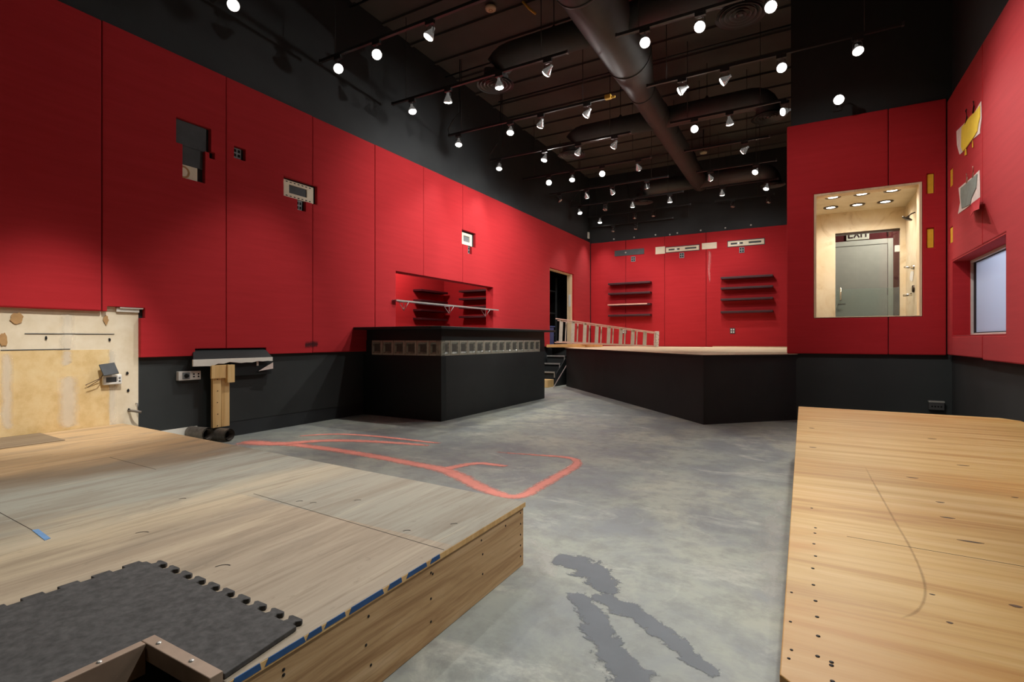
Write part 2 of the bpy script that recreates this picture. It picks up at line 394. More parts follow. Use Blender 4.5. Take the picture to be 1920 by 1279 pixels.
def light(kind, name, loc, power, parent=None, col=(1, .975, .93), rot=None, **kw):
    L = bpy.data.lights.new(name, kind); L.energy = power; L.color = col
    for k, v in kw.items(): setattr(L, k, v)
    o = bpy.data.objects.new(name, L); COL.objects.link(o); o.location = loc
    if rot: o.rotation_euler = rot
    if parent is not None: o.parent = parent
    return o
# ------------------------------------------------------------------ room shell
XL, XR, YB, YF = -5.40, 1.50, 14.10, -2.6
ZC, ZT, ZB = 5.72, 3.85, .885
STZ = .865
struct(MB().box((-8.6, YF - .1, -.12), (3.4, 14.9, 0)), 'floor', 'concrete')
c = MB().box((XL - .1, YF - .1, ZC), (XR + .1, YB + .1, ZC + .1))
y = YF + .2
while y < YB:
    c.box((XL, y, ZC - .035), (XR, y + .05, ZC + .01)); y += .62
struct(c, 'ceiling', 'ceiling_black')
# niche / door openings in the left wall
NY0, NY1, NZ1 = 5.90, 8.70, 2.085
DY0, DY1, DZ1 = 11.32, 12.82, 2.80
struct(MB().slab(0, XL - .10, XL, YF, YB + .1, 0, ZC, [(NY0, NY1, .96, NZ1), (DY0, DY1, STZ, DZ1)]), 'wall_left', 'black_upper')
struct(MB().slab(1, YB, YB + .1, XL, XR + .1, 0, ZC), 'wall_back', 'black_upper')
WY0, WY1, WZ0, WZ1 = 5.66, 7.42, 1.09, 1.93
struct(MB().slab(0, XR, XR + .12, YF, YB, 0, ZC, [(WY0, WY1, WZ0, WZ1)]), 'wall_right', 'black_wall')
struct(MB().slab(1, YF - .1, YF, XL, XR, 0, ZC), 'wall_front', 'black_upper')
# black lower band of the left wall (in front of structure by 1 cm)
# booth walls
BY, BX0 = 7.70, -.14
BW = (.119, 1.218, 1.325, 2.91)
struct(MB().slab(1, BY, BY + .05, BX0, XR, 0, ZC, [BW]), 'wall_booth', 'black_wall')
struct(MB().slab(0, BX0, BX0 + .06, BY + .05, YB, 0, ZC), 'wall_booth_side', 'black_upper')
# ------------------------------------------------------------------ red padded wall panels
PX = XL + .055
def lhole(x0, y0, x1, y1, X=PX):
    a, b = onx(x0, y0, X), onx(x1, y1, X); return (min(a[0], b[0]), max(a[0], b[0]), min(a[1], b[1]), max(a[1], b[1]))
hA1 = (2.775, 3.115, 2.985, 3.235); hA2 = (2.835, 3.055, 2.655, 2.99); hA3 = (3.10, 3.155, 2.93, 3.0)
hB = (3.365, 3.495, 3.015, 3.145)
hC = (3.975, 4.455, 2.755, 2.985); hC2 = (4.165, 4.285, 2.63, 2.76)
hD = (7.63, 8.07, 2.77, 3.035); hD2 = (7.82, 7.95, 2.63, 2.775)
hE = (2.955, 3.745, .8, .958)
hN = (NY0, NY1, .90, NZ1); hDoor = (DY0, DY1, .5, DZ1)
NP = 'red fabric panels on the left wall'
LP = [(-.2, 1.05, 1.30, 'red fabric wall panel at the far left, cut off by the picture edge'),
      (1.05, 2.162, 1.30, 'tall dark red fabric wall panel above the bare cream drywall'),
      (2.162, 3.277, ZB, 'red fabric wall panel with the dark grey and cream cutout'),
      (3.277, 4.385, ZB, 'red fabric wall panel with the small square outlet and left half of the cream plate'),
      (4.385, 5.467, ZB, 'plain red fabric wall panel just left of the bar'),
      (5.467, 6.55, ZB, 'red fabric wall panel holding the left half of the bar pass-through'),
      (6.55, 7.655, ZB, 'narrow bright red fabric wall panel above the middle of the pass-through'),
      (7.655, YB - .06, ZB, 'long red fabric wall panel from the pass-through to the black doorway')]
for y0, y1, z0, lab in LP:
    hs = [h for h in (hA1, hA2, hA3, hB, hC, hC2, hD, hD2, hE, hN, hDoor) if h[1] > y0 and h[0] < y1]
    if y0 == 2.162: hs.append((2.0, 2.463, .5, 1.30)); hs.append((2.2, 2.50, 1.25, 1.345))
    thing(MB().slab(0, XL, PX, y0 + .003, y1 - .003, z0, ZT, hs), 'wall_panel', 'red_fabric', lab, 'wall panel', NP, .012)
BPY = YB - .055
def bx(x, y): return ony(x, y, BPY)
bs = [PX + .01] + [bx(p, 550)[0] for p in (1173, 1246, 1324)] + [BX0]
for k, lab in enumerate(['red fabric panel in the left corner of the back wall, behind the ladder', 'red back wall panel carrying the left set of shelves', 'bare red back wall panel between the two sets of shelves', 'red back wall panel carrying the right set of shelves']):
    thing(MB().slab(1, BPY, YB, bs[k] + .003, bs[k + 1] - .003, STZ, ZT - .03), 'wall_panel', 'red_fabric', lab, 'wall panel', 'red fabric panels on the back wall', .012)
BFY = BY - .055
bseam = ony(1666, 500, BFY)[0]
hY1 = ony(1738, 363, BFY) + ony(1752, 324, BFY); hY2 = ony(1738, 465, BFY) + ony(1752, 427, BFY)
yh = [(hY1[0], hY1[2], hY1[1], hY1[3]), (hY2[0], hY2[2], hY2[1], hY2[3])]
thing(MB().slab(1, BFY, BY, -.185, bseam - .003, .87, ZT - .01, [BW]), 'wall_panel', 'red_fabric', 'red fabric panel left of the booth seam, around the lit window', 'wall panel', 'red fabric panels on the booth', .012)
thing(MB().slab(1, BFY, BY, bseam + .003, XR - .06, .87, ZT - .01, [BW] + yh), 'wall_panel', 'red_fabric', 'red booth panel right of the lit window, with two yellow slots', 'wall panel', 'red fabric panels on the booth', .012)
RX = XR - .055
rseam = onx(1842, 400, RX)[0]
def rh(x0, y0, x1, y1):
    a, b = onx(x0, y0, RX), onx(x1, y1, RX); return (min(a[0], b[0]), max(a[0], b[0]), min(a[1], b[1]), max(a[1], b[1]))
ryh = [rh(1780, 352, 1786, 313), rh(1780, 457, 1786, 424)]
hR1 = [(6.56, 6.86, 2.97, 3.27)]; hR2 = [(6.5, 6.9, 2.35, 2.6)]
thing(MB().slab(0, RX, XR, rseam + .003, BFY - .002, .875, 3.80, [(WY0, WY1, WZ0, WZ1)] + ryh), 'wall_panel', 'red_fabric', 'red right wall panel with torn yellow and grey patches', 'wall panel', 'red fabric panels on the right wall', .012)
thing(MB().slab(0, RX, XR, 4.1, rseam - .003, .86, 3.80, [(WY0, WY1, WZ0, WZ1)]), 'wall_panel', 'red_fabric', 'red right wall panel at the picture edge, around the right half of the window', 'wall panel', 'red fabric panels on the right wall', .012)
# ------------------------------------------------------------------ cutout inserts, left wall
WI = XL + .002
r = root('wall_cutout_board', (WI, 2.9, 2.65), 'dark grey board over cream drywall in the big cutout of the left wall', 'wall cutout')
part(MB().box((WI, 2.78, 2.985), (WI + .018, 3.09, 3.232)).box((WI, 2.84, 2.80), (WI + .018, 3.05, 2.985)), 'grey_board', 'grey_board', r, .004)
part(MB().box((WI, 2.838, 2.656), (WI + .012, 3.0, 2.80)), 'cream_board', 'cream_board', r, .003, 'cream board with brown paper ring')
ring = MB(); k = 14
for i in range(k):
    a0, a1 = [-math.pi * .55 + math.pi * 1.1 * (i + e) / k for e in (0, 1)]
    q = [(WI + .0125, 2.862 + ra * math.cos(a), 2.725 + ra * math.sin(a)) for ra, a in ((.045, a0), (.062, a0), (.062, a1), (.045, a1))]
    ring.poly3(q, (.002, 0, 0))
part(ring, 'torn_paper_ring', 'brown_paper', r)
def outlet4(name, plane, u, z, w, h, label, cat='outlet', mat='grey_plastic', group=None):
    """four-gang plate; plane=('x',X,dir) or ('y',Y,dir)"""
    ax, f, d = plane
    def bxm(a0, a1, z0, z1, t0, t1):
        m = MB()
        if ax == 'x': m.box((min(f + d * t0, f + d * t1), a0, z0), (max(f + d * t0, f + d * t1), a1, z1))
        else: m.box((a0, min(f + d * t0, f + d * t1), z0), (a1, max(f + d * t0, f + d * t1), z1))
        return m
    loc = (f, u, z - h / 2) if ax == 'x' else (u, f, z - h / 2)
    r = root(name, loc, label, cat, group)
    part(bxm(u - w / 2, u + w / 2, z - h / 2, z + h / 2, 0, .014), 'cover_plate', mat, r, .003)
    for i in (-1, 1):
        for j in (-1, 1):
            part(bxm(u + i * w * .22 - w * .13, u + i * w * .22 + w * .13, z + j * h * .22 - h * .14, z + j * h * .22 + h * .14, .012, .018), 'socket', 'dark_hole' if mat == 'grey_plastic' else 'white_plastic', r)
    return r
outlet4('wall_outlet', ('x', WI, 1), 3.42, 3.085, .10, .11, 'small grey square outlet set into the left wall, right of the grey cutout')
def slotplate(name, r, y0, y1, z0, z1, slots=True):
    part(MB().slab(0, WI, WI + .02, y0, y1, z0, z1, [(y0 + (y1 - y0) * .2, y0 + (y1 - y0) * .78, z0 + (z1 - z0) * .27, z0 + (z1 - z0) * .76)]), 'face_plate', 'cream_board', r, .003)
    part(MB().box((WI, y0 + (y1 - y0) * .18, z0 + (z1 - z0) * .25), (WI + .006, y0 + (y1 - y0) * .8, z0 + (z1 - z0) * .78)), 'grey_panel', 'grey_plastic' if not slots else 'grey_board', r)
    if slots:
        for zz in (z0 + .012, z1 - .024):
            for k in range(7):
                yy = y0 + .04 + k * (y1 - y0 - .08) / 6.5
                part(MB().box((WI + .018, yy, zz), (WI + .0215, yy + .026, zz + .010)), 'slot', 'dark_hole', r)
r = root('mounting_plate', (WI, 4.2, 2.76), 'cream slotted mounting plate with grey middle, high on the left wall', 'mounting plate'); slotplate('p', r, 3.985, 4.425, 2.762, 2.965)
outlet4('wall_outlet', ('x', WI, 1), 4.215, 2.695, .085, .12, 'grey outlet directly under the slotted cream plate on the left wall')
r = root('mounting_plate', (WI, 7.8, 2.78), 'small white frame with grey middle above the bar pass-through', 'mounting plate'); slotplate('p', r, 7.65, 8.0, 2.785, 3.0, False)
outlet4('wall_outlet', ('x', WI, 1), 7.875, 2.705, .10, .13, 'small dark outlet under the white frame above the bar pass-through')
# charred smudge on the seam
m = MB(); m.ribbon([(0, 0), (.06, .0), (.12, .01), (.2, 0)], .05, 0)
o = m.build('scorch_mark', 'char'); o.rotation_euler = (math.pi / 2, 0, math.pi / 2); o.location = (PX + .0015, 4.27, .99)
tag(o, 'dark scorch smudge low on the red wall seam left of the bar', 'stain')
# ------------------------------------------------------------------ bare drywall at far left
DX = XL + .004
r = root('drywall_section', (DX, 1.8, .0), 'bare cream and tan drywall section low on the left wall beside the platform', 'drywall')
part(MB().box((DX - .003, -.2, 0), (DX + .01, 2.463, 1.36)), 'board', 'drywall_cream', r)
def dw(x0, y0, x1, y1): a, b = onx(x0, y0, DX), onx(x1, y1, DX); return a[0], b[0], min(a[1], b[1]), max(a[1], b[1])
X1 = DX + .0105
part(MB().box((X1 - .002, -.2, .0), (X1 + .002, dw(0, 0, 204, 0)[1], onx(100, 657, DX)[1])), 'bare_paper', 'drywall_tan', r, 0, 'tan bare paper')
for (xa, ya, xb, yb) in ((112, 588, 138, 658), (114, 658, 134, 684), (108, 706, 145, 800), (202, 655, 216, 795), (0, 662, 23, 805)):
    a = dw(xa, ya, xb, yb); m = MB(); cy = (a[0] + a[1]) / 2; hw_ = (a[1] - a[0]) / 2 * 1.25
    m.ribbon([(cy + .01 * math.sin(3 * i), a[3] - (a[3] - max(a[2], .0)) * i / 5) for i in range(6)], hw_, 0)
    for v in m.bm.verts: v.co = Vector((X1 + .0025, v.co.x, v.co.y))
    part(m, 'joint_compound', 'skim_soft', r, 0, 'white joint compound')
def blob(cx, cy, rx, ry, seed, d=.003, X=X1 + .004):
    rr = random.Random(seed); c = onx(cx, cy, DX); e = onx(cx + rx, cy, DX); w = abs(e[0] - c[0]); h = ry / FPX * 6.0
    return MB().poly3([(X, c[0] + w * math.cos(t) * rr.uniform(.75, 1.15), c[1] + h * math.sin(t) * rr.uniform(.75, 1.15)) for t in [2 * math.pi * i / 16 for i in range(16)]], (d, 0, 0))
part(blob(30, 597, 13, 8, 1), 'torn_paper', 'brown_paper', r); part(blob(197, 600, 5, 7, 2), 'torn_paper', 'brown_paper', r); part(blob(5, 637, 8, 9, 3), 'torn_paper', 'brown_paper', r)
for (px, py, q, w) in ((85, 634, 2.4, 2.6), (204, 637, 2.2, 2.6), (237, 700, 2.6, 2.4), (239, 732, 2.6, 2.2), (240, 768, 2.2, 2.2)):
    part(blob(px, py, q, w, px), 'drilled_hole', 'dark_hole', r)
for (xa, ya, xb, yb) in ((45, 625, 213, 627), (0, 656, 130, 657.3)):
    a = onx(xa, ya, DX); b = onx(xb, ya + (1 if ya < 640 else -2), DX)
    part(MB().poly3([(X1 + .002, a[0], a[1]), (X1 + .002, b[0], b[1]), (X1 + .002, b[0], b[1] - .006), (X1 + .002, a[0], a[1] - .006)], (.002, 0, 0)), 'pencil_line', 'grey_board', r)
# jagged white top lip
a = onx(222, 574, DX + .04); b = onx(266, 574, DX + .04)
part(MB().box((DX, a[0] - .01, 1.30), (DX + .03, 2.463, 1.342)).box((DX, 2.3, 1.332), (DX + .045, 2.49, 1.347)), 'white_lip', 'skim_white', r, .004)
# thermostat
t = onx(212, 712, X1 + .05)
r = root('thermostat', (X1 + .006, t[0], t[1]), 'white thermostat with dark cover dangling on the bare drywall', 'thermostat')
Y0, Z0 = t
part(MB().box((X1 + .008, Y0 - .07, Z0 - .045), (X1 + .04, Y0 + .075, Z0 + .042)), 'body', 'white_plastic', r, .008)
part(MB().box((X1 + .038, Y0 - .048, Z0 - .022), (X1 + .0415, Y0 + .03, Z0 + .022)), 'display', 'grey_board', r)
for k in (-1, 1): part(MB().lathe([(0, .004), (.008, .004), (.008, 0)], 12, Matrix.Translation((X1 + .039, Y0 + .055, Z0 + .013 * k)) @ Matrix.Rotation(math.pi / 2, 4, 'Y')), 'button', 'grey_plastic', r)
part(MB().box((-.006, -.06, -.055), (.006, .06, .055), Matrix.Translation((X1 + .06, Y0 - .035, Z0 + .095)) @ Matrix.Rotation(math.radians(-28), 4, 'Y') @ Matrix.Rotation(math.radians(8), 4, 'X')), 'dark_cover', 'grey_board', r, .003, 'dark flipped-up cover')
part(MB().tube([(X1 + .04, Y0 - .06, Z0 + .06), (X1 + .05, Y0 - .11, Z0 + .0), (X1 + .03, Y0 - .18, Z0 - .055), (X1 + .02, Y0 - .19, Z0 - .035), (X1 + .03, Y0 - .08, Z0 + .02)], .003, 6), 'loose_wire', 'wire_brown', r)
t = onx(241, 770, X1)
r = root('stub_pipe', (X1, t[0], t[1]), 'short bent grey pipe stub sticking out of the bare drywall edge', 'pipe')
part(MB().tube([(X1 + .002, t[0], t[1]), (X1 + .06, t[0] + .01, t[1]), (X1 + .10, t[0] + .06, t[1] - .015)], .011, 10), 'pipe', 'pipe_grey', r)
part(MB().tube([(X1 + .002, t[0] + .06, t[1] + .06), (X1 + .03, t[0] + .06, t[1] + .06), (X1 + .04, t[0] + .06, t[1] + .0)], .004, 6), 'wire_hook', 'bracket_grey', r)
# ------------------------------------------------------------------ left wall low stuff
SX = XL
r = root('cut_counter_stub', (SX, 3.35, .79), 'black sloped ledge stub with raw white edge on the left wall', 'ledge')
part(MB().poly3([(SX + .002, 2.96, .955), (SX + .002, 3.745, .955), (SX + .13, 3.76, .845), (SX + .13, 2.89, .845)], (.006, 0, .012)), 'sloped_board', 'black_gloss', r, .002)
m = MB(); rr = random.Random(5); top = []; bot = []
for i in range(15):
    yy = 2.885 + (3.765 - 2.885) * i / 14; top.append((SX + .125, yy, .852)); bot.append((SX + .125, yy, .815 - rr.uniform(0, .018) - .02 * (1 if i < 4 else 0)))
part(m.poly3(top + bot[::-1], (.02, 0, 0)), 'raw_edge', 'skim_white', r, .003, 'raw white broken edge')
part(MB().poly3([(SX + .10, 3.62, .70), (SX + .12, 3.78, .72), (SX + .12, 3.78, .79)], (.01, 0, 0)).box((SX + .09, 3.60, .76), (SX + .10, 3.62, .83)), 'torn_flap', 'torn_white', r)
part(MB().box((SX + .002, 3.31, .66), (SX + .075, 3.80, .80)), 'backing_board', 'black_gloss', r, .003)
r = root('wood_post', (SX, 3.17, 0), 'raw pine two-by-four post under the black ledge stub', 'post')
part(MB().box((SX + .085, 3.095, .14), (SX + .122, 3.185, .788)), 'stud', 'pine_stud', r, .003)
part(MB().box((SX + .08, 3.19, .14), (SX + .118, 3.275, .788)), 'stud', 'pine_stud', r, .003)
part(MB().box((SX + .125, 3.065, .65), (SX + .15, 3.22, .787)), 'block', 'pine_stud', r, .003)
part(MB().box((SX + .12, 3.222, .60), (SX + .17, 3.30, .787)), 'block', 'pine_stud', r, .003)
for k in range(5):
    part(MB().lathe([(0, .002), (.005, .002), (.005, 0)], 8, Matrix.Translation((SX + .1255, 3.14 + .004 * (k % 2), .16 + .12 * k)) @ Matrix.Rotation(math.pi / 2, 4, 'Y')), 'nail_head', 'screw_dark', r)
t0, t1 = onx(338, 716, SX + .05), onx(382, 694, SX + .05)
r = root('outlet_box', (SX, (t0[0] + t1[0]) / 2, .65), 'white surface outlet box with round switch on the black left wall', 'outlet')
y0, y1, z0, z1 = 2.80, 3.015, .645, .735
part(MB().box((SX + .002, y0, z0), (SX + .05, y1, z1)), 'box', 'outlet_cream', r, .004)
part(MB().box((SX + .048, y0 + .035, z0 + .012), (SX + .056, y0 + .105, z1 - .012)), 'switch_plate', 'grey_plastic', r, .002)
part(MB().lathe([(0, .022), (.018, .02), (.022, 0)], 16, Matrix.Translation((SX + .055, y0 + .07, z0 + .045)) @ Matrix.Rotation(math.pi / 2, 4, 'Y')), 'switch_knob', 'dark_hole', r)
for k in (0, 1):
    m = MB()
    for e in (0, 1): m.lathe([(0, .003), (.008, .003), (.008, 0)], 10, Matrix.Translation((SX + .05, y0 + .145 + k * .045, z0 + .032 + e * .026)) @ Matrix.Rotation(math.pi / 2, 4, 'Y'))
    part(m, 'socket', 'dark_hole', r)
for (ya, lab) in ((2.955, 'dark open drain pipe end at the platform corner, the left of the two'), (3.175, 'dark open drain pipe end under the raw wood post')):
    zc = .07 if ya > 3.1 else .115
    m = MB(); e0 = Vector((SX + .01, ya - .02, zc)); e1 = Vector((SX + .26, ya + .01, zc))
    r = root('drain_pipe', (SX + .1, ya, 0), lab, 'pipe')
    m.tube([e0, e1], .062, 20, False).tube([e1, e0 + Vector((.02, 0, 0))], .05, 20, False)
    part(m, 'pipe_wall', 'pipe_grey', r); part(MB().tube([e1 + Vector((-.09, 0, 0)), e1 + Vector((-.08, 0, 0))], .051, 20), 'dark_bore', 'dark_hole', r)
thing(MB().box((SX + .001, 2.42, 0), (SX + .012, 3.0, .17)).box((SX + .001, 3.0, 0), (SX + .012, 3.32, .09)), 'baseboard_scrap', 'skim_white', 'pale unpainted strip at the foot of the black wall by the drain pipes', 'wall patch')
thing(MB().slab(0, SX + .001, SX + .004, 2.463, 5.29, .16, ZB + .02, [(2.95, 3.75, .75, 1)]), 'wall_lower_panel', 'black_wall', 'black painted lower wall board between the drywall and the bar', 'wall board')
# ------------------------------------------------------------------ left platform
PZ = .29
r = root('stage_riser', (-3.2, .8, 0), 'weathered grey plywood platform in the left foreground', 'platform')
A = (-1.134, 2.133)
hx0, hx1, hy1 = -1.40, -1.14, .655
deck = MB()
deck.prism([(-1.112, .683), (-1.134, 2.133), (-5.375, 2.335), (-5.375, -.9), (-1.412, -.9), (-1.412, .683)], PZ - .022, PZ)
part(deck, 'plywood_deck', 'ply_old', r, .003)
def ex(y): return -1.112 - .01525 * (y - .69)
part(MB().poly3([(ex(-.9) - .003, -.9, .0), (ex(2.12) - .003, 2.12, .0), (ex(2.12) - .003, 2.12, PZ - .022), (ex(-.9) - .003, -.9, PZ - .022)], (-.038, 0, 0)), 'side_board', 'side_board', r, .003)
part(MB().poly3([(ex(.684), .684, PZ - .0215), (ex(2.133), 2.133, PZ - .0215), (ex(2.133), 2.133, PZ - .0015), (ex(.684), .684, PZ - .0015)], (.0012, 0, 0)), 'ply_edge', 'pine_stud', r)
part(MB().poly3([(-1.17, 2.11, 0), (-5.37, 2.31, 0), (-5.37, 2.31, PZ - .022), (-1.17, 2.11, PZ - .022)], (0, .02, 0)), 'back_board', 'side_board', r)
rr = random.Random(3); m = MB()
yy = .69
while yy < 1.42:
    w = rr.uniform(.05, .16); h0 = rr.uniform(.0, .006)
    m.poly3([(ex(yy), yy, PZ - .020 + h0), (ex(yy + w), yy + w, PZ - .020 + h0), (ex(yy + w * .95), yy + w * .95, PZ - .0005), (ex(yy + .01), yy + .01, PZ - .0005)], (.0022, 0, 0))
    yy += w + rr.uniform(.0, .025)
part(m, 'edge_tape', 'blue_tape', r, 0, 'torn blue masking tape along the edge')
for (yy, zz) in [(.83, .235), (.83, .222), (.85, .17), (.84, .10), (1.12, .23), (1.11, .15), (1.13, .08), (1.42, .24), (1.43, .232), (1.42, .15), (1.42, .07), (1.75, .24), (1.76, .18), (1.76, .10), (1.95, .235), (2.09, .25), (2.09, .20), (2.09, .15), (2.09, .10), (2.09, .05)]:
    part(MB().lathe([(0, .002), (.0045, .002), (.0045, 0)], 8, Matrix.Translation((ex(yy) - .004, yy, zz)) @ Matrix.Rotation(math.pi / 2, 4, 'Y')), 'screw', 'screw_dark', r)
for p, q in (((-2.36, 1.585), (-1.13, 1.50)), ((-3.35, .875), (-2.62, .845)), ((-3.9, 1.62), (-3.3, 1.60))):
    d = Vector((q[0] - p[0], q[1] - p[1])).normalized() * .0012
    part(MB().poly3([(p[0] - d.y, p[1] + d.x, PZ), (q[0] - d.y, q[1] + d.x, PZ), (q[0] + d.y, q[1] - d.x, PZ), (p[0] + d.y, p[1] - d.x, PZ)], (0, 0, .0006)), 'board_seam', 'screw_dark', r)
for (px, py) in ((265, 1003), (418, 1067), (562, 942), (588, 945), (672, 940), (342, 937), (765, 998), (854, 985)):
    c0 = onz(px, py, PZ); w = .028 if py > 990 and px < 500 else .018
    m = MB(); m.ribbon([(c0[0] + w * math.cos(t) - .3 * w, c0[1] + w * math.sin(t)) for t in [math.pi * (.45 + .6 * i / 6) for i in range(7)]], .0022, PZ + .0008)
    part(m, 'curved_slot', 'screw_dark', r)
p4 = [onz(*p, PZ) for p in ((0, 813), (72, 812), (122, 826), (0, 843))]
thing(MB().prism(p4, PZ + .0006, PZ + .005), 'deck_patch', 'deck_patch', 'darker wooden patch board on the platform against the left wall', 'board')
p4 = [onz(*p, PZ) for p in ((60, 995), (72, 993), (95, 1010), (84, 1014))]
thing(MB().prism(p4, PZ + .0004, PZ + .002), 'tape_strip', 'pale_blue_tape', 'short strip of blue masking tape on the left platform', 'tape')
# rubber mat with puzzle edge
mz0, mz1 = PZ + .001, PZ + .014
pts = [(-1.124, .685), (-1.150, .893)]
def tabs_along(p, q, n, out, flat=False, ends=True):
    p, q = Vector(p), Vector(q); d = (q - p) / n; o = Vector(out); L = []
    for i in range(n):
        a = p + d * i
        if flat: prof = [(.06, 0), (.06, 1), (.66, 1), (.66, 0)]
        else: prof = [(.20, 0), (.26, .35), (.12, .75), (.18, 1.0), (.72, 1.0), (.80, .75), (.64, .35), (.70, 0)]
        for u, v in prof: L.append(tuple(a + d * u + o * v))
    return L
pts += tabs_along((-1.150, .893), (-1.915, .905), 10, (0, .030))
pts += [(-1.925, .905)]
pts += tabs_along((-1.930, .90), (-1.975, -.10), 12, (-.022, 0), True)
pts += [(-1.98, -.3), (-1.414, -.3), (-1.414, .685)]
m = MB(); m.prism(pts, mz0, mz1)
o = thing(m, 'rubber_mat', 'rubber', 'dark grey rubber mat with jigsaw edges on the left platform', 'mat', None, .002)
r = root('hatch_frame', (-1.3, .6, PZ), 'tan metal angle frame around the dark hatch opening in the left platform', 'frame')
rz = mz1 + .002
part(MB().box((-1.410, -.3, PZ - .05), (-1.386, .650, rz + .008)), 'side_rail', 'aluminium_tan', r, .002)
part(MB().box((-1.410, .651, PZ - .02), (-1.122, .681, rz + .008)), 'end_rail', 'aluminium_tan', r, .002)
for (xx, yy) in ((-1.398, .56), (-1.398, .2)): part(MB().lathe([(.006, 0), (.005, .003), (0, .003)], 10, Matrix.Translation((xx, yy, rz + .008))), 'screw', 'nosing_metal', r)
for (xx, yy) in ((-1.36, .666), (-1.22, .666)): part(MB().lathe([(.006, 0), (.005, .003), (0, .003)], 10, Matrix.Translation((xx, yy, rz + .008))), 'screw', 'nosing_metal', r)
thing(MB().box((-1.50, -.9, .001), (-1.165, .70, .006)), 'hatch_shade', 'dark_hole', 'black sheet painting the shade inside the hatch opening in the left platform', 'hatch')  # black sheet over the concrete paints the dark of the opening
# ------------------------------------------------------------------ right platform
RZ = .45
r = root('plywood_riser', (.7, 3, 0), 'bright new plywood platform in the right foreground', 'platform')
fl = onz(1464, 1265, RZ); fb = onz(1482, 1279, RZ)
dv = (fb[0] - fl[0], fb[1] - fl[1]); k = (.80 - fl[1]) / dv[1]
front = (fl[0] + dv[0] * k, .80)
poly = [(-.037, fl[1]), (-.037, 5.30), (1.31, 5.28), (1.40, 5.16), (1.40, .80), front]
part(MB().prism(poly, RZ - .02, RZ), 'plywood_top', 'ply_new', r, .0025)
inner = [(-.031, fl[1] + .01), (-.031, 5.29), (1.30, 5.27), (1.39, 5.15), (1.39, .81), (front[0] + .01, .81)]
part(MB().prism(inner, 0, RZ - .02), 'base_frame', 'side_board', r)
def edgebits():
    m = MB(); rr = random.Random(9)
    return m
for (px, py) in [(1529, 990), (1528, 1000), (1526, 1020), (1529, 1043), (1524, 1066), (1525, 1097), (1529, 1127), (1532, 1157), (1534, 1193), (1533, 1231), (1484, 1219), (1479, 1235), (1559, 1242), (1559, 1248), (1482, 1166), (1484, 1111), (1522, 953), (1561, 1278)]:
    c0 = onz(px, py, RZ); rad = .004 if px > 1500 else .003
    part(MB().lathe([(0, .0008), (rad, .0008), (rad, 0)], 10, Matrix.Translation((c0[0], c0[1], RZ))), 'screw_hole', 'screw_dark', r)
a, b = onz(1588, 1006, RZ), onz(1930, 1068, RZ); b = (1.39, a[1] - .055)
part(MB().poly3([(a[0], a[1], RZ), (b[0], b[1], RZ), (b[0], b[1] - .002, RZ), (a[0], a[1] - .001, RZ)], (0, 0, .0006)), 'board_seam', 'screw_dark', r)
arc = [onz(*p, RZ) for p in ((1622, 875), (1640, 910), (1660, 945), (1682, 985), (1702, 1018), (1718, 1050), (1732, 1085), (1736, 1112), (1730, 1135), (1716, 1150), (1690, 1160))]
m = MB(); m.ribbon(arc, .005, RZ + .0008); part(m, 'pencil_arc', 'pencil', r, 0, 'faint brown curved line on the plywood')
wood('knot', [(40, 26, 15), (66, 44, 26), (120, 84, 48)], 0, 30, .6, None, 1, .1, 2)
for (px, py, w, h) in [(1524, 839, 9, 1.2), (1522, 803, 7, .9), (1711, 896, 14, 1.4), (1763, 942, 10, 1.6), (1777, 971, 17, 2.2), (1820, 1016, 30, 2.6), (1806, 873, 14, 1.1), (1781, 1168, 8, 4), (1748, 1115, 7, 2), (1905, 1137, 15, 5), (1903, 933, 8, 1.5), (1748, 823, 10, 1)]:
    c0 = onz(px, py, RZ); e = onz(px + w, py, RZ); f = onz(px, py + h, RZ)
    wx = .62 * math.hypot(e[0] - c0[0], e[1] - c0[1]); wy = .38 * math.hypot(f[0] - c0[0], f[1] - c0[1])
    part(MB().prism([(c0[0] + wx * math.cos(t) * (1 + .2 * math.sin(3 * t)), c0[1] + wy * math.sin(t)) for t in [2 * math.pi * i / 14 for i in range(14)]], RZ, RZ + .0006), 'knot', 'knot', r)
# ------------------------------------------------------------------ bar
BXF, BYF, BYE = -4.03, 5.29, 8.315
GZ0, GZ1, CZ = .838, 1.043, 1.22
r = root('bar_counter', (-4.7, 6.8, 0), 'black L-shaped bar with a band of glass blocks under the counter', 'bar')
t = .10
part(MB().box((XL + .002, BYF, 0), (BXF, BYF + t, GZ0)), 'front_panel', 'black_gloss', r, .003)
part(MB().box((BXF - t, BYF + t, 0), (BXF, BYE, GZ0)), 'side_panel', 'black_wall', r, .003)  # lighter black than the front panel: its lit side is put into the colour
part(MB().box((XL + .06, BYF + .01, GZ1), (BXF - .005, BYF + t, CZ - .035)).box((BXF - t, BYF + t, GZ1), (BXF - .005, BYE, CZ - .035)), 'header_board', 'black_gloss', r, .002)
part(MB().box((BXF - t, 8.155, GZ0), (BXF, BYE, GZ1)), 'end_post', 'black_gloss', r, .002)
part(MB().box((XL + .06, BYF, GZ0), (-5.235, BYF + t, GZ1)), 'end_post', 'black_gloss', r, .002)
part(MB().prism([(XL + .058, 5.05), (-4.02, 5.05), (-3.925, 5.16), (-3.925, 8.56), (-4.55, 8.56), (-4.55, 5.62), (XL + .058, 5.62)], CZ - .035, CZ), 'counter_top', 'black_gloss', r, .006)
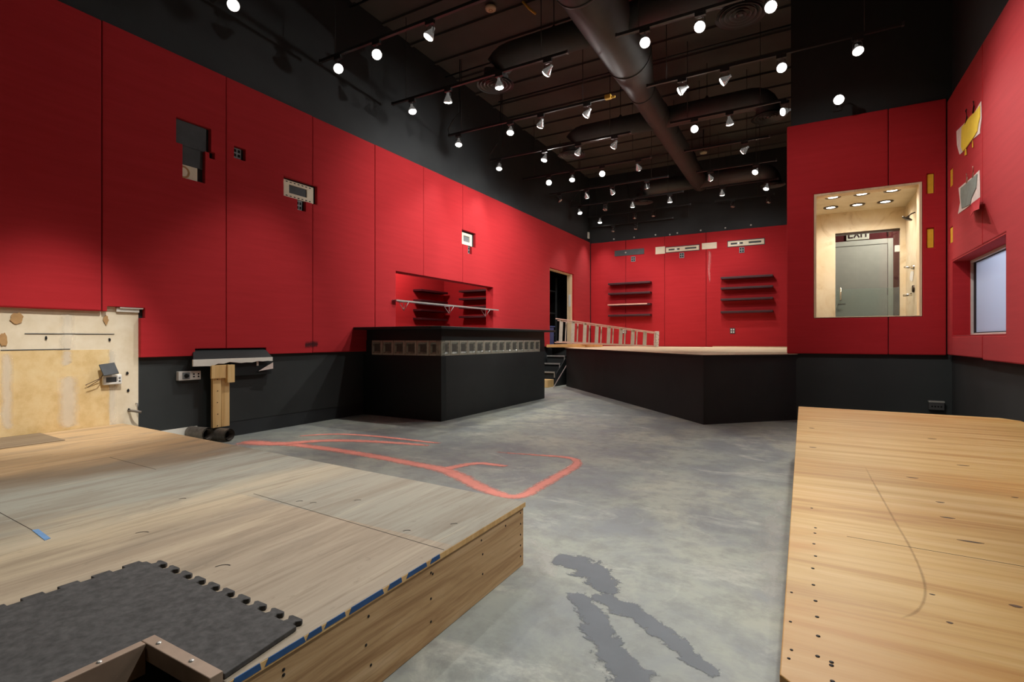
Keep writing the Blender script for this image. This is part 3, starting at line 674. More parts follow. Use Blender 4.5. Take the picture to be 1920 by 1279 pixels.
part(MB().box((-4.02, 5.047, CZ - .003), (-3.98, 5.062, CZ + .0008)).prism([(-4.12, 5.05), (-4.02, 5.05), (-3.925, 5.16), (-3.925, 5.3), (-3.93, 5.3), (-3.932, 5.165), (-4.024, 5.058), (-4.12, 5.058)], CZ - .002, CZ + .001), 'edge_strip', 'nosing_metal', r)  # pale metal strip paints the glint along the counter corner
# mortar band behind, and blocks
part(MB().box((-5.235, BYF + .012, GZ0), (BXF - .012, BYF + t, GZ1)).box((BXF - t, BYF + t, GZ0), (BXF - .012, 8.155, GZ1)), 'mortar_bed', 'mortar', r)
def block_mesh(nm):
    """local: front face toward -Y, centred in x,z, size .2"""
    bm = bmesh.new(); N = 8; s = .0985; g = {}
    for i in range(N + 1):
        for j in range(N + 1):
            u, v = -1 + 2 * i / N, -1 + 2 * j / N
            m_ = max(abs(u), abs(v))
            y = .004 if m_ > .99 else (0.0 if m_ > .74 else .016 - .004 * (1 - u * u) * (1 - v * v))
            q = .86 if .74 < m_ <= .99 else 1.0
            g[i, j] = bm.verts.new((u * s, y, v * s))
    for i in range(N):
        for j in range(N):
            f = bm.faces.new((g[i, j], g[i + 1, j], g[i + 1, j + 1], g[i, j + 1])); f.material_index = 1 if (i in (0, N - 1) or j in (0, N - 1)) else 0
    b = [bm.verts.new((x * s, .085, z * s)) for x, z in ((-1, -1), (1, -1), (1, 1), (-1, 1))]
    bm.faces.new(b)
    ed = [[g[i, 0] for i in range(N + 1)], [g[N, j] for j in range(N + 1)], [g[i, N] for i in range(N, -1, -1)], [g[0, j] for j in range(N, -1, -1)]]
    for k in range(4): bm.faces.new([*ed[k], b[(k + 1) % 4], b[k]])
    bmesh.ops.recalc_face_normals(bm, faces=bm.faces)
    me = bpy.data.meshes.new(nm); bm.to_mesh(me); bm.free(); me.materials.append(MAT['glass_block']); me.materials.append(MAT['glass_rim']); return me
gm = block_mesh('glass_block')
def put_block(x, y, rz):
    o = bpy.data.objects.new('glass_block', gm); COL.objects.link(o); o.parent = r
    o.location = Vector((x, y, (GZ0 + GZ1) / 2)) - ORI[r.name]; o.rotation_euler = (0, 0, rz)
for k in range(6): put_block(BXF - .1 - k * .2035, BYF, 0)
for k in range(14): put_block(BXF, BYF + .1 + k * .2035, math.pi / 2)
# corner block body so both faces read as one column
# ------------------------------------------------------------------ alcove behind the pass-through
AX, AY1 = -6.78, 9.0
struct(MB().slab(0, AX - .08, AX, 5.2, AY1 + .08, 0, 2.8), 'wall_alcove_rear', 'red_fabric')
struct(MB().slab(1, AY1, AY1 + .08, AX, XL - .1, 0, 2.8), 'wall_alcove_end', 'red_fabric')
struct(MB().slab(1, 5.12, 5.2, AX - .08, XL - .1, 0, 2.8), 'wall_alcove_near', 'red_fabric')
struct(MB().box((AX - .08, 5.12, 2.8), (XL - .1, AY1 + .08, 2.86)), 'ceiling_alcove', 'red_fabric')
struct(MB().slab(0, XL - .1, XL + .001, NY0, NY1, .96, NZ1, [(NY0 + .006, NY1 - .006, .95, NZ1 - .006)]), 'trim_2', 'red_fabric')
struct(MB().slab(0, XL - .115, XL - .1, 5.2, AY1, 0, 2.8, [(NY0, NY1, .9, NZ1)]), 'trim_1', 'red_fabric')
r = root('mounted_alcove_fill', (-6.0, 7.2, 2.79), 'added unseen fill lamp on the ceiling inside the alcove behind the bar pass-through', 'ceiling lamp')  # unseen lamp, added to brighten the alcove
part(MB().lathe([(0, -.03), (.08, -.025), (.1, 0), (.1, .01)], 24, Matrix.Translation((-6.0, 7.2, 2.79))), 'shade', 'fill_lamp', r)
light('POINT', 'alcove_glow', (0, 0, -.08), 40, r, (1, .93, .84), None, shadow_soft_size=.08)
SHN = ['topmost', 'second', 'third', 'lowest']
def shelfX(y0, y1, z, label, group):   # on rear alcove wall, projecting +X
    thing(MB().box((AX, y0, z - .04), (AX + .2, y1, z)), 'floating_shelf', 'maroon_shelf', label, 'shelf', group, .004)
la, lb = onx(767, 540, AX)[0] + .12, onx(829, 540, AX)[0] - .06
for k, py in enumerate((543, 562, 580, 596)):
    shelfX(la, lb, onx(800, py, AX + .2)[1], f'{SHN[k]} dark shelf on the left wall inside the bar pass-through', 'shelves inside the pass-through')
ea, eb = ony(860, 545, AY1 - .2)[0], ony(917, 545, AY1 - .2)[0]
for k, py in enumerate((543, 558, 574, 592)):
    z = ony(890, py, AY1 - .2)[1]
    thing(MB().box((ea, AY1 - .2, z - .04), (eb, AY1, z)), 'floating_shelf', 'maroon_shelf', f'{SHN[k]} dark shelf on the right inside the bar pass-through', 'shelf', 'shelves inside the pass-through', .004)
# glass shelf with triangular brackets across the pass-through
s0, s1 = onx(741, 564, XL + .1), onx(927, 580, XL + .1)
sz = (s0[1] + s1[1]) / 2
r = root('bracketed_shelf', (XL, (s0[0] + s1[0]) / 2, sz - .15), 'thin glass shelf on white triangular brackets across the bar pass-through', 'shelf')
part(MB().box((XL - .08, s0[0] - .02, sz - .006), (XL + .14, s1[0] + .02, sz + .006)), 'glass_board', 'shelf_glass', r)
part(MB().box((XL + .125, s0[0] - .02, sz - .014), (XL + .142, s1[0] + .1, sz + .008)), 'front_edge', 'nosing_metal', r)
for px in (759, 844, 912):
    yb = onx(px, 570, XL + .06)[0]
    m = MB(); w = .10; x0 = XL + .04; d = .14
    P = [(x0 - w, yb, sz - .012), (x0 + w, yb, sz - .012), (x0, yb, sz - d)]
    m.tube([P[0], P[1]], .006, 6).tube([P[1], P[2]], .005, 6).tube([P[2], P[0]], .005, 6).tube([(x0, yb, sz - .012), P[2]], .005, 6)
    part(m, 'bracket', 'white_plastic', r)
# ------------------------------------------------------------------ rear stage
c1, c2, c3 = (-.08, 7.70), (-1.07, 6.70), (-4.67, 10.76)
r = root('rear_stage', (-2.5, 11, 0), 'raised rear stage with black skirt and pale plywood deck', 'stage')
foot = [c1, c2, c3, (-4.67, 11.42), (-5.34, 11.42), (-5.34, 14.03), (BX0 - .045, 14.03), (BX0 - .045, 7.70)]
def skirt(p, q, nm, mat='black_wall'):
    d = Vector((q[0] - p[0], q[1] - p[1])).normalized(); nrm = (-d.y * .04, d.x * .04)
    nin = nrm if True else nrm
    part(MB().prism([p, q, (q[0] + nrm[0], q[1] + nrm[1]), (p[0] + nrm[0], p[1] + nrm[1])][::1], 0, STZ - .03), nm, mat, r, .002)
skirt(c2, c1, 'skirt_panel'); skirt(c3, c2, 'skirt_panel'); skirt((-4.67, 11.42), c3, 'skirt_panel'); skirt((-5.33, 11.42), (-4.67, 11.42), 'skirt_panel')
def inset(e): return [(c1[0] + .02, c1[1] - e), (c2[0], c2[1] - e * 1.41), (c3[0] - e, c3[1] - e), (-4.67 - e, 11.40), (-5.34, 11.40), (-5.34, 14.03), (BX0 - .045, 14.03), (BX0 - .045, 7.69 - e * .2)]
part(MB().prism(inset(.015), STZ - .03, STZ - .006), 'edge_trim', 'black_gloss', r)
part(MB().prism(inset(.022), STZ - .006, STZ), 'plywood_deck', 'stage_ply', r)
part(MB().box((-2.0, 13.85, STZ), (BX0 - .06, 14.02, STZ + .018)), 'wall_strip', 'trim_wood', r)
thing(MB().prism([(-5.33, 11.10), (-4.55, 11.62), (-4.55, 12.85), (-5.33, 12.85)], STZ + .001, STZ + .07), 'landing_board', 'orange_ply', 'orange plywood landing at the top of the stage steps', 'board', None, .003)
r = root('stage_steps', (-5.1, 10.8, 0), 'black steps with metal nosings beside the bar, up to the rear stage', 'steps')
sx0, sx1 = -5.335, -4.87
for k, (yy, zz) in enumerate(((10.57, .323), (10.85, .504), (11.13, .674))):
    part(MB().box((sx0, yy, zz - .03), (sx1, yy + .265, zz)), 'tread', 'black_gloss', r, .003)
    part(MB().box((sx0, yy + .022, (zz - .19 if k else .0)), (sx1 - .005, yy + .04, zz - .03)), 'riser', 'black_wall', r)
    part(MB().box((sx0, yy - .012, zz - .028), (sx1 + .004, yy + .02, zz + .004)).box((sx1 - .02, yy - .004, zz - (.15 if k else .13)), (sx1 + .004, yy + .012, zz - .02)), 'nosing', 'nosing_metal', r, .002)
part(MB().poly3([(-4.71, 10.14, .0), (-4.71, 10.90, .476), (-4.71, 10.90, .50), (-4.71, 10.10, .0)], (.012, 0, 0)), 'stringer_edge', 'nosing_metal', r)
part(MB().poly3([(-4.86, 10.56, 0), (-4.86, 11.37, 0), (-4.86, 11.37, .62), (-4.86, 11.15, .62), (-4.86, 10.60, .28)], (.012, 0, 0)), 'stringer', 'black_wall', r)
a = onz(1020, 733, 0); 
thing(MB().box((-5.3, 10.20, 0), (-4.86, 10.50, .165)), 'wood_step_box', 'pine_stud', 'low raw wood box step at the foot of the stage steps', 'step', None, .004)
# ------------------------------------------------------------------ ladder lying on its edge
la_, lb_ = Vector((-5.23, 11.34, STZ + .106)), Vector((-3.0, 12.40, STZ + .004))
u = (lb_ - la_); L = u.length; u.normalize(); v = Vector((0, 0, 1)); v = (v - u * v.dot(u)).normalized(); w = u.cross(v).normalized()
if w.y > 0: w = -w                      # w points towards the room
Mx = Matrix(((u.x, v.x, w.x, la_.x), (u.y, v.y, w.y, la_.y), (u.z, v.z, w.z, la_.z), (0, 0, 0, 1)))
r = root('stepladder', tuple(la_), 'pale stepladder lying on its side on the rear stage', 'ladder')
h0, h1 = .60, .36
def hw(s): return h0 + (h1 - h0) * s / L
def quadbar(p, q, th, d0, d1):
    return MB().poly3([tuple(Mx @ Vector((p[0], p[1], d0))), tuple(Mx @ Vector((q[0], q[1], d0))), tuple(Mx @ Vector((q[0], q[1] + th, d0))), tuple(Mx @ Vector((p[0], p[1] + th, d0)))], tuple((Mx.to_3x3() @ Vector((0, 0, d1 - d0)))))
part(quadbar((0, 0), (L - .08, 0), .025, 0, .08), 'rail', 'ladder_pink', r, .002)
part(quadbar((0, h0 - .025), (L - .08, h1 - .025), .025, 0, .08), 'rail', 'ladder_pink', r, .002)
for k in range(8):
    s = .10 + k * .285
    part(MB().box((s, .025, .005), (s + .085, hw(s) - .025, .03), Mx), 'step', 'ladder_grey', r, .002)
    part(MB().box((s, .025, .0), (s + .02, hw(s) - .025, .075), Mx), 'step_flange', 'ladder_grey', r, .001)
part(quadbar((.05, .03), (L - .1, .02), .02, -.16, -.13), 'rear_rail', 'ladder_pink', r, .002)
part(quadbar((.05, h0 - .06), (L - .1, h1 - .04), .02, -.16, -.13), 'rear_rail', 'ladder_pink', r, .002)
for k in range(7):
    s = .25 + k * .285
    part(MB().box((s, .04, -.155), (s + .03, hw(s) - .05, -.135), Mx), 'rear_brace', 'ladder_grey', r, .002)
part(MB().box((L - .10, .002, -.10), (L - .02, h1 + .015, .11), Mx), 'top_cap', 'splattered_cap', r, .012, 'white paint-splattered top cap')
# ------------------------------------------------------------------ doorway in the left wall
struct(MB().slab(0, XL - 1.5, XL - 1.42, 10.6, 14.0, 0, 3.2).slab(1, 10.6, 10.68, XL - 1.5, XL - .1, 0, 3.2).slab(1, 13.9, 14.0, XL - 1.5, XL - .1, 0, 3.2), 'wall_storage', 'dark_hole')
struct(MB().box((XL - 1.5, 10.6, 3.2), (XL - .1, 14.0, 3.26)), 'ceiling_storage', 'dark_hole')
struct(MB().box((XL - 1.42, 10.68, 0), (XL - .1, 13.9, STZ)), 'floor_storage', 'black_wall')
r = root('door_1', (XL, 12.8, STZ), 'x', 'x'); del r['label']; del r['category']; r['kind'] = 'structure'
part(MB().box((XL - .10, DY1 - .10, STZ + .07), (XL + .012, DY1 - .005, DZ1 - .005)), 'door_jamb', 'trim_wood', r, .003, 'raw pale wood side jamb')
part(MB().box((XL - .10, DY0, DZ1 - .03), (XL + .006, DY1 - .1, DZ1 - .002)), 'door_head', 'trim_wood', r, .002)
thing(MB().box((XL - .05, DY1 - .115, 1.93), (XL + .012, DY1 - .102, 2.25)), 'switch_plate', 'white_plastic', 'white plate on the wooden jamb of the black doorway', 'switch plate', None, .003)
m = MB()
r = root('storage_rack', (XL - .6, 12.4, STZ), 'dark metal rack inside the black doorway', 'rack')
for (xx, yy) in ((XL - .5, 12.0), (XL - .5, 12.9), (XL - 1.0, 12.0), (XL - 1.0, 12.9)): part(MB().box((xx - .02, yy - .02, STZ), (xx + .02, yy + .02, 2.75)), 'upright', 'black_upper', r)
for zz in (1.15, 1.75, 2.35): part(MB().box((XL - 1.0, 12.0, zz), (XL - .5, 12.9, zz + .03)), 'rack_shelf', 'black_upper', r)
r = root('storage_tote', (XL - .2, 11.75, STZ), 'blue plastic tote behind the ladder in the black doorway', 'tote')
part(MB().prism([(XL - .42, 11.5), (XL - .12, 11.5), (XL - .12, 11.95), (XL - .42, 11.95)], STZ, STZ + .5), 'bin', 'blue_plastic', r, .02)
part(MB().box((XL - .44, 11.48, STZ + .5), (XL - .10, 11.97, STZ + .53)), 'lid', 'blue_plastic', r, .008)
# ------------------------------------------------------------------ back wall fittings
YW = BPY - .001
def brect(x0, y0, x1, y1, Y=YW): a, b = ony(x0, y1, Y), ony(x1, y0, Y); return a[0], b[0], a[1], b[1]
for side, xs, rows, lab in (('left', (1140, 1219), (529, 548, 569.5, 589.5), 'left'), ('right', (1351, 1449), (517, 537, 558.5, 582.5), 'right')):
    for k, py in enumerate(rows):
        a0, a1 = ony(xs[0], 560, YW - .2)[0], ony(xs[1], 560, YW - .2)[0]; z = ony((xs[0] + xs[1]) / 2, py, YW - .2)[1]
        rt = root('floating_shelf', ((a0 + a1) / 2, YW, z), (f'{SHN[k]} maroon shelf in the {lab} set on the back wall' if not (side == 'left' and k == 2) else 'third shelf of the left back wall set, with pale raw front edge'), 'shelf', f'{lab} shelves on the back wall')
        part(MB().box((a0, YW - .2, z - .05), (a1, YW, z)), 'board', 'maroon_shelf', rt, .004)
        if side == 'left' and k == 2: part(MB().box((a0 - .01, YW - .208, z - .03), (a1 - .08, YW - .2, z + .004)), 'raw_edge', 'pale_edge', rt, 0, 'pale raw front edge')
        else: part(MB().box((a0, YW - .203, z - .012), (a1, YW - .2, z - .001)), 'edge_strip', 'grey_board', rt)
def slot_panel(name, x0, y0, x1, y1, label, style, drop=None):
    a = brect(x0, y0, x1, y1); mid = (a[0] + a[1]) / 2; w = a[1] - a[0]
    rt = root(name, (mid, YW, a[2]), label, 'mounting plate')
    sl = (ony(x1, y0, YW)[1] - ony(x0, y0, YW)[1]) * 0
    if style == 'grey':
        part(MB().box((a[0], YW - .012, a[2]), (a[1], YW, a[3])), 'grey_panel', 'grey_board', rt, .003)
        part(MB().lathe([(0, .02), (.02, .015), (.025, 0)], 12, Matrix.Translation((mid - .1, YW - .012, (a[2] + a[3]) / 2)) @ Matrix.Rotation(math.pi / 2, 4, 'X')), 'cable_clip', 'nosing_metal', rt)
    else:
        part(MB().box((a[0] - .015, YW - .006, a[2] - .015), (a[1] + .015, YW, a[3] + .02)), 'grey_backing', 'grey_board', rt)
        hz = a[3] - a[2]
        hs = [(a[0] + w * .08, a[0] + w * .42, a[2] + hz * .34, a[2] + hz * .68), (a[0] + w * .58, a[0] + w * .92, a[2] + hz * .34, a[2] + hz * .68)]
        part(MB().slab(1, YW - .022, YW - .005, a[0], a[1], a[2], a[3], hs), 'face_plate', 'cream_board', rt, .006)
        part(MB().lathe([(0, .008), (.03, .006), (.04, 0)], 14, Matrix.Translation((a[0] + w * .3, YW - .012, a[2] + hz * .5)) @ Matrix.Rotation(math.pi / 2, 4, 'X')), 'cable_clip', 'nosing_metal', rt)
    return a
slot_panel('mounting_plate', 1152.5, 465.5, 1208, 481, 'long dark grey plate at the left of the back wall, under the black band', 'grey')
slot_panel('mounting_plate', 1249, 459.5, 1311, 473.5, 'cream plate with two slots in the middle of the back wall', 'slots')
slot_panel('mounting_plate', 1365, 447.5, 1433, 463, 'cream plate with two slots at the right of the back wall', 'slots')
for x0, y0, x1, y1, lab in ((1229, 462, 1247, 477, 'bare cream patch left of the middle slotted plate on the back wall'), (1316, 454, 1344, 468, 'bare cream patch right of the middle slotted plate on the back wall')):
    a = brect(x0, y0, x1, y1); thing(MB().box((a[0], YW - .008, a[2]), (a[1], YW, a[3])), 'wall_patch', 'cream_board', lab, 'wall patch', None, .002)
for (px, py, mt, lab) in ((1187.5, 486, 'grey_plastic', 'small grey outlet under the dark plate on the back wall'), (1278.5, 479, 'grey_plastic', 'small grey outlet under the middle slotted plate on the back wall'), (1391, 469, 'grey_plastic', 'small grey outlet under the right slotted plate on the back wall'), (1373.5, 620.5, 'white', 'white four-socket outlet under the right shelves on the back wall'), (1171, 621, 'white', 'white outlet seen through the ladder on the back wall')):
    c0 = ony(px, py, YW); outlet4('wall_outlet', ('y', YW, -1), c0[0], c0[1], .12, .14, lab, 'outlet', mt if mt != 'white' else 'grey_board')
m = MB(); zt, zb = ony(1330, 470, YW)[1], ony(1330, 530, YW)[1]; xc = ony(1330, 490, YW)[0]
m.ribbon([(xc + .01 * math.sin(i), zt + (zb - zt) * i / 8) for i in range(9)], [.05, .055, .045, .05, .05, .04, .04, .03, .02], 0)
o = m.build('paint_drip', 'pale_drip'); o.rotation_euler = (math.pi / 2, 0, 0); o.location = (0, YW - .001, 0)
tag(o, 'pale scraped streak running down the back wall below the right cream patch', 'stain')
for k, (px, py) in enumerate([(1151, 448.5), (1189, 445), (1229, 440.5), (1256, 440), (1270, 437), (1314, 432), (1360, 427.5), (1408, 422)]):
    c0 = ony(px, py, YB); tag(MB().lathe([(0, .02), (.018, .016), (.022, 0)], 10, Matrix.Translation((c0[0], YB - .001, c0[1])) @ Matrix.Rotation(math.pi / 2, 4, 'X')).build('wall_screw', 'white_plastic'), 'small white screw cap on the black band above the back wall panels', 'screw', 'white screw caps along the black band')
c0 = onx(1107, 444, XL); thing(MB().box((XL, min(c0[0], YB - .10) - .05, c0[1] - .09), (XL + .04, min(c0[0], YB - .10) + .03, c0[1] + .09)), 'wall_sensor', 'white_plastic', 'small white sensor in the far left corner just above the red panels', 'sensor', None, .006)
# ------------------------------------------------------------------ booth (shower showroom) behind the lit window
IX0, IX1, IY1, IZ = -.08, 1.235, 8.90, 2.90
D0, D1, DZt = .41, 1.172, 2.605
struct(MB().slab(1, IY1, IY1 + .06, IX0, IX1 + .3, 0, 3.0, [(D0, D1, -.01, DZt)]), 'wall_shower_rear', 'cream_marble')
struct(MB().slab(0, IX1, IX1 + .05, BY + .06, IY1, 0, IZ), 'wall_shower_right', 'cream_marble')
struct(MB().slab(0, IX0 - .01, IX0 + .02, BY + .06, IY1, 0, IZ), 'wall_shower_left', 'cream_marble')
struct(MB().box((IX0, BY + .05, IZ), (IX1 + .1, IY1, IZ + .05)), 'ceiling_shower', 'drywall_cream')
r = root('window_1', (.67, BY, BW[2]), 'x', 'x'); del r['label']; del r['category']; r['kind'] = 'structure'
e = .028
part(MB().slab(1, BFY - .004, BY + .10, BW[0] + .002, BW[1] - .002, BW[2] + .002, BW[3] - .002, [(BW[0] + e, BW[1] - e, BW[2] + .012, BW[3] - e)]), 'window_frame', 'trim_wood', r, .002)
for i, xx in enumerate((.335, .645, .957)):
    for j, yy in enumerate((8.46, 7.86)):
        nm = ('left', 'middle', 'right')[i] + (' rear', ' front')[j]
        d = root('downlight', (xx, yy, IZ - .01), f'round recessed downlight in the shower ceiling, {nm} one of six', 'downlight', 'downlights in the shower ceiling')
        part(MB().lathe([(.055, -.004), (.088, -.006), (.092, .006), (.055, .006)], 24, Matrix.Translation((xx, yy, IZ - .004))), 'trim_ring', 'dark_bronze', d)
        part(MB().lathe([(0, 0), (.055, 0)], 24, Matrix.Translation((xx, yy, IZ - .004))), 'lamp_face', 'downlight_lit', d)
        light('SPOT', 'downlight_beam', (0, 0, -.015), 11, d, (1, .965, .90), None, spot_size=math.radians(150), spot_blend=.7, shadow_soft_size=.05)
# glass shower door
r = root('door_2', (.8, IY1, 0), 'x', 'x'); del r['label']; del r['category']; r['kind'] = 'structure'
part(MB().box((D0 + .006, IY1 + .02, .01), (D1 - .006, IY1 + .03, DZt - .035)), 'glass_pane', 'clear_glass', r)
zf = ony(1620, 541, IY1)[1]
part(MB().box((D0 + .006, IY1 + .016, .01), (D1 - .006, IY1 + .019, zf)), 'pale_sheet', 'pale_band', r, 0, 'paler lower band')  # thin pale greenish sheet over the lower pane
hx = ony(1576, 550, IY1)[0]; hz0, hz1 = ony(1576, 563, IY1)[1], ony(1576, 540, IY1)[1]
part(MB().tube([(hx, IY1 + .018, hz0), (hx, IY1 - .04, hz0), (hx, IY1 - .04, hz1), (hx, IY1 + .018, hz1)], .011, 10), 'pull_handle', 'chrome', r)
hc = ony(1682.5, 466, IY1)
part(MB().box((hc[0] - .03, IY1 - .0, hc[1] - .045), (hc[0] + .03, IY1 + .035, hc[1] + .045)), 'hinge', 'white_plastic', r, .004)
part(MB().box((D0, IY1 - .005, DZt - .03), (D1, IY1 + .055, DZt - .004)), 'top_rail', 'dark_bronze', r)
# shower fittings on the right wall of the shower
def wallpt(px, py): return onx(px, py, IX1)
c0 = wallpt(1716, 398)
r = root('overhead_shower', (IX1, c0[0], c0[1]), 'dark round shower rose on its arm high inside the lit booth', 'shower')
hd = Vector((IX1 - .085, c0[0] + .0, c0[1] - .075))
part(MB().tube([(IX1, c0[0], c0[1]), (IX1 - .04, c0[0], c0[1] - .015), tuple(hd + Vector((.012, 0, .03)))], .008, 10), 'arm', 'dark_bronze', r)
part(MB().lathe([(0, .0), (.058, 0), (.06, .010), (.02, .018), (.012, .04), (0, .04)], 24, Matrix.Translation(hd) @ Matrix.Rotation(math.radians(30), 4, 'Y')), 'spray_plate', 'dark_bronze', r)
c0 = wallpt(1714, 501)
r = root('shower_lever', (IX1, c0[0], c0[1]), 'small chrome spout on the shower wall above the white plaster patch', 'shower fitting')
part(MB().lathe([(0, .03), (.02, .03), (.03, 0)], 16, Matrix.Translation((IX1, c0[0], c0[1])) @ Matrix.Rotation(-math.pi / 2, 4, 'Y')), 'flange', 'chrome', r)
part(MB().tube([(IX1 - .02, c0[0], c0[1]), (IX1 - .10, c0[0] + .03, c0[1] + .01)], [.018, .010], 12), 'lever', 'chrome', r)
c0 = wallpt(1714, 546)
r = root('mounted_shower_valve', (IX1, c0[0], c0[1]), 'dark shower valve with chrome handle low on the lit booth wall', 'shower fitting')
part(MB().lathe([(0, .02), (.045, .02), (.05, 0)], 20, Matrix.Translation((IX1, c0[0], c0[1] + .03)) @ Matrix.Rotation(-math.pi / 2, 4, 'Y')), 'rosette', 'dark_bronze', r)
part(MB().tube([(IX1 - .02, c0[0], c0[1] - .04), (IX1 - .11, c0[0] + .03, c0[1] - .05)], [.02, .012], 12), 'handle', 'chrome', r)
c0 = wallpt(1710, 518)
m = MB(); rr = random.Random(2)
m.poly3([(IX1 - .001, c0[0] + .13 * math.cos(t) * rr.uniform(.8, 1.1), c0[1] + .075 * math.sin(t) * rr.uniform(.8, 1.1)) for t in [2 * math.pi * i / 18 for i in range(18)]], (-.003, 0, 0))
thing(m, 'plaster_patch', 'skim_white', 'white plaster patch on the shower wall between the two fittings', 'wall patch')
# hall beyond the glass door
HYW = 10.7
struct(MB().slab(1, HYW, HYW + .1, IX0, 3.0, 0, 3.3), 'wall_hall', 'hall_red')
struct(MB().slab(0, 2.6, 2.7, IY1 + .06, HYW, 0, 3.3).slab(1, IY1 + .06, IY1 + .1, XR, 2.7, 0, 3.3), 'wall_hall_right', 'hall_red')
struct(MB().box((IX0, IY1 + .06, 3.3), (2.7, HYW + .1, 3.36)), 'ceiling_hall', 'white_paint')
r = root('door_3', (1.0, HYW, 0), 'x', 'x'); del r['label']; del r['category']; r['kind'] = 'structure'
dx1 = ony(1664, 500, HYW - .04)[0]; dx2 = ony(1675, 500, HYW - .05)[0]; dzt = ony(1664, 457, HYW - .04)[1]
part(MB().box((dx1 - .95, HYW - .035, .0), (dx1, HYW - .001, dzt)), 'door_leaf', 'white_paint', r, .004)
part(MB().box((dx1 + .004, HYW - .05, 0), (dx2, HYW - .001, dzt + .09)).box((dx1 - 1.05, HYW - .05, dzt + .004), (dx1 + .004, HYW - .001, dzt + .09)).box((dx1 - 1.05, HYW - .05, 0), (dx1 - .955, HYW - .001, dzt + .004)), 'door_frame', 'white_paint', r, .006)
hz = ony(1667, 548, HYW)[1]
part(MB().box((dx1 - .004, HYW - .045, hz - .05), (dx1 + .012, HYW - .034, hz + .06)), 'hinge', 'dark_hole', r)
part(MB().box((dx1 - .004, HYW - .045, hz + .95), (dx1 + .012, HYW - .034, hz + 1.05)), 'hinge', 'dark_hole', r)
hx = ony(1572, 571, HYW - .04); part(MB().tube([(hx[0], HYW - .035, hx[1]), (hx[0], HYW - .09, hx[1]), (hx[0] + .10, HYW - .09, hx[1])], .012, 10), 'lever_handle', 'dark_bronze', r)
s0, s1 = ony(1587, 451, HYW - .05), ony(1630, 448, HYW - .05)
sb = ony(1608, 449.5, HYW - .06)[1]
r = root('exit_sign', ((s0[0] + s1[0]) / 2, HYW, sb), 'white exit sign with dark letters above the door seen through the booth window', 'sign')
part(MB().box((s0[0], HYW - .05, sb), (s1[0], HYW - .001, sb + .2)), 'sign_body', 'sign_white', r, .004)
LW = (s1[0] - s0[0])
def letter(strokes, x0, w, zb, h, y):
    m = MB()
    for (ax, az, bx_, bz) in strokes:
        p = Vector((x0 + ax * w, zb + az * h)); q = Vector((x0 + bx_ * w, zb + bz * h)); d = (q - p).normalized() * .012; nn = Vector((-d.y, d.x))
        m.poly3([(p.x - nn.x - d.x * .5, y, p.y - nn.y - d.y * .5), (q.x - nn.x + d.x * .5, y, q.y - nn.y + d.y * .5), (q.x + nn.x + d.x * .5, y, q.y + nn.y + d.y * .5), (p.x + nn.x - d.x * .5, y, p.y + nn.y - d.y * .5)], (0, -.003, 0))
    return m
LET = {'E': [(0, 0, 0, 1), (0, 1, .9, 1), (0, .5, .75, .5), (0, 0, .9, 0)], 'X': [(0, 0, 1, 1), (0, 1, 1, 0)], 'I': [(.5, 0, .5, 1)], 'T': [(.5, 0, .5, 1), (0, 1, 1, 1)]}
xx = s0[0] + LW * .1
for ch, wch in (('E', .19), ('X', .22), ('I', .10), ('T', .2)):
    part(letter(LET[ch], xx, LW * wch, sb + .042, .125, HYW - .0505), 'letter', 'letter_red', r); xx += LW * (wch + .045)
r = root('mounted_hall_fill', (1.3, 9.8, 3.28), 'added unseen fill lamp on the ceiling of the hall behind the booth', 'ceiling lamp')  # unseen lamp, added to light the hall
part(MB().lathe([(0, -.05), (.12, -.04), (.15, 0), (.15, .02)], 24, Matrix.Translation((1.3, 9.8, 3.28))), 'shade', 'fill_lamp', r)
light('POINT', 'hall_glow', (0, 0, -.12), 34, r, (1, .92, .82), None, shadow_soft_size=.1)
# yellow slots
for k, h in enumerate(yh):
    thing(MB().box((h[0] + .004, BY - .03, h[2] + .004), (h[1] - .004, BY - .001, h[3] - .004)), 'slot_insert', 'yellow_foam', ('upper', 'lower')[k] + ' yellow insert right of the lit booth window', 'wall insert')
for k, h in enumerate(ryh):
    thing(MB().box((XR - .045, h[0] + .003, h[2] + .003), (XR - .001, h[1] - .003, h[3] - .003)), 'slot_insert', 'yellow_foam', ('upper', 'lower')[k] + ' thin yellow insert on the right wall beside the booth corner', 'wall insert')
# torn patches on the right wall
def rp(x, y, d=0): q = onx(x, y, RX - d); return (RX - d, q[0], q[1])
def rpoly(pts, d, th): return MB().poly3([rp(*p, d) for p in pts], (-th, 0, 0))
r = root('torn_patch', rp(1818, 280), 'upper torn patch on the right wall, showing bright yellow foam', 'torn patch')
part(rpoly([(1794, 246), (1802, 238), (1815, 225), (1826, 214), (1840, 190), (1841, 222), (1838, 244), (1838, 250), (1824, 262), (1809, 282), (1800, 290), (1795, 272)], .001, .004), 'torn_backing', 'torn_white', r, 0, 'frayed white backing')
part(rpoly([(1804, 239), (1812, 228), (1820, 218), (1829, 210), (1838, 198), (1838, 220), (1835, 232), (1833, 246), (1826, 258), (1813, 276), (1806, 284), (1803, 276)], .0055, .006), 'yellow_foam', 'bright_yellow', r, .001)
part(rpoly([(1811, 276), (1813, 290), (1809, 292), (1810, 280)], .006, .003), 'glue_drip', 'yellow_foam', r)
part(rpoly([(1824, 262), (1825, 276), (1823, 277)], .006, .003), 'glue_drip', 'yellow_foam', r)
part(MB().tube([rp(1810, 234, .006), rp(1813, 220, .02), rp(1811, 208, .02), rp(1812, 205, .01)], .006, 6), 'torn_strip', 'dark_hole', r)
part(MB().tube([rp(1824, 212, .006), rp(1826, 200, .015), rp(1825, 190, .01)], .006, 6), 'torn_strip', 'dark_hole', r)
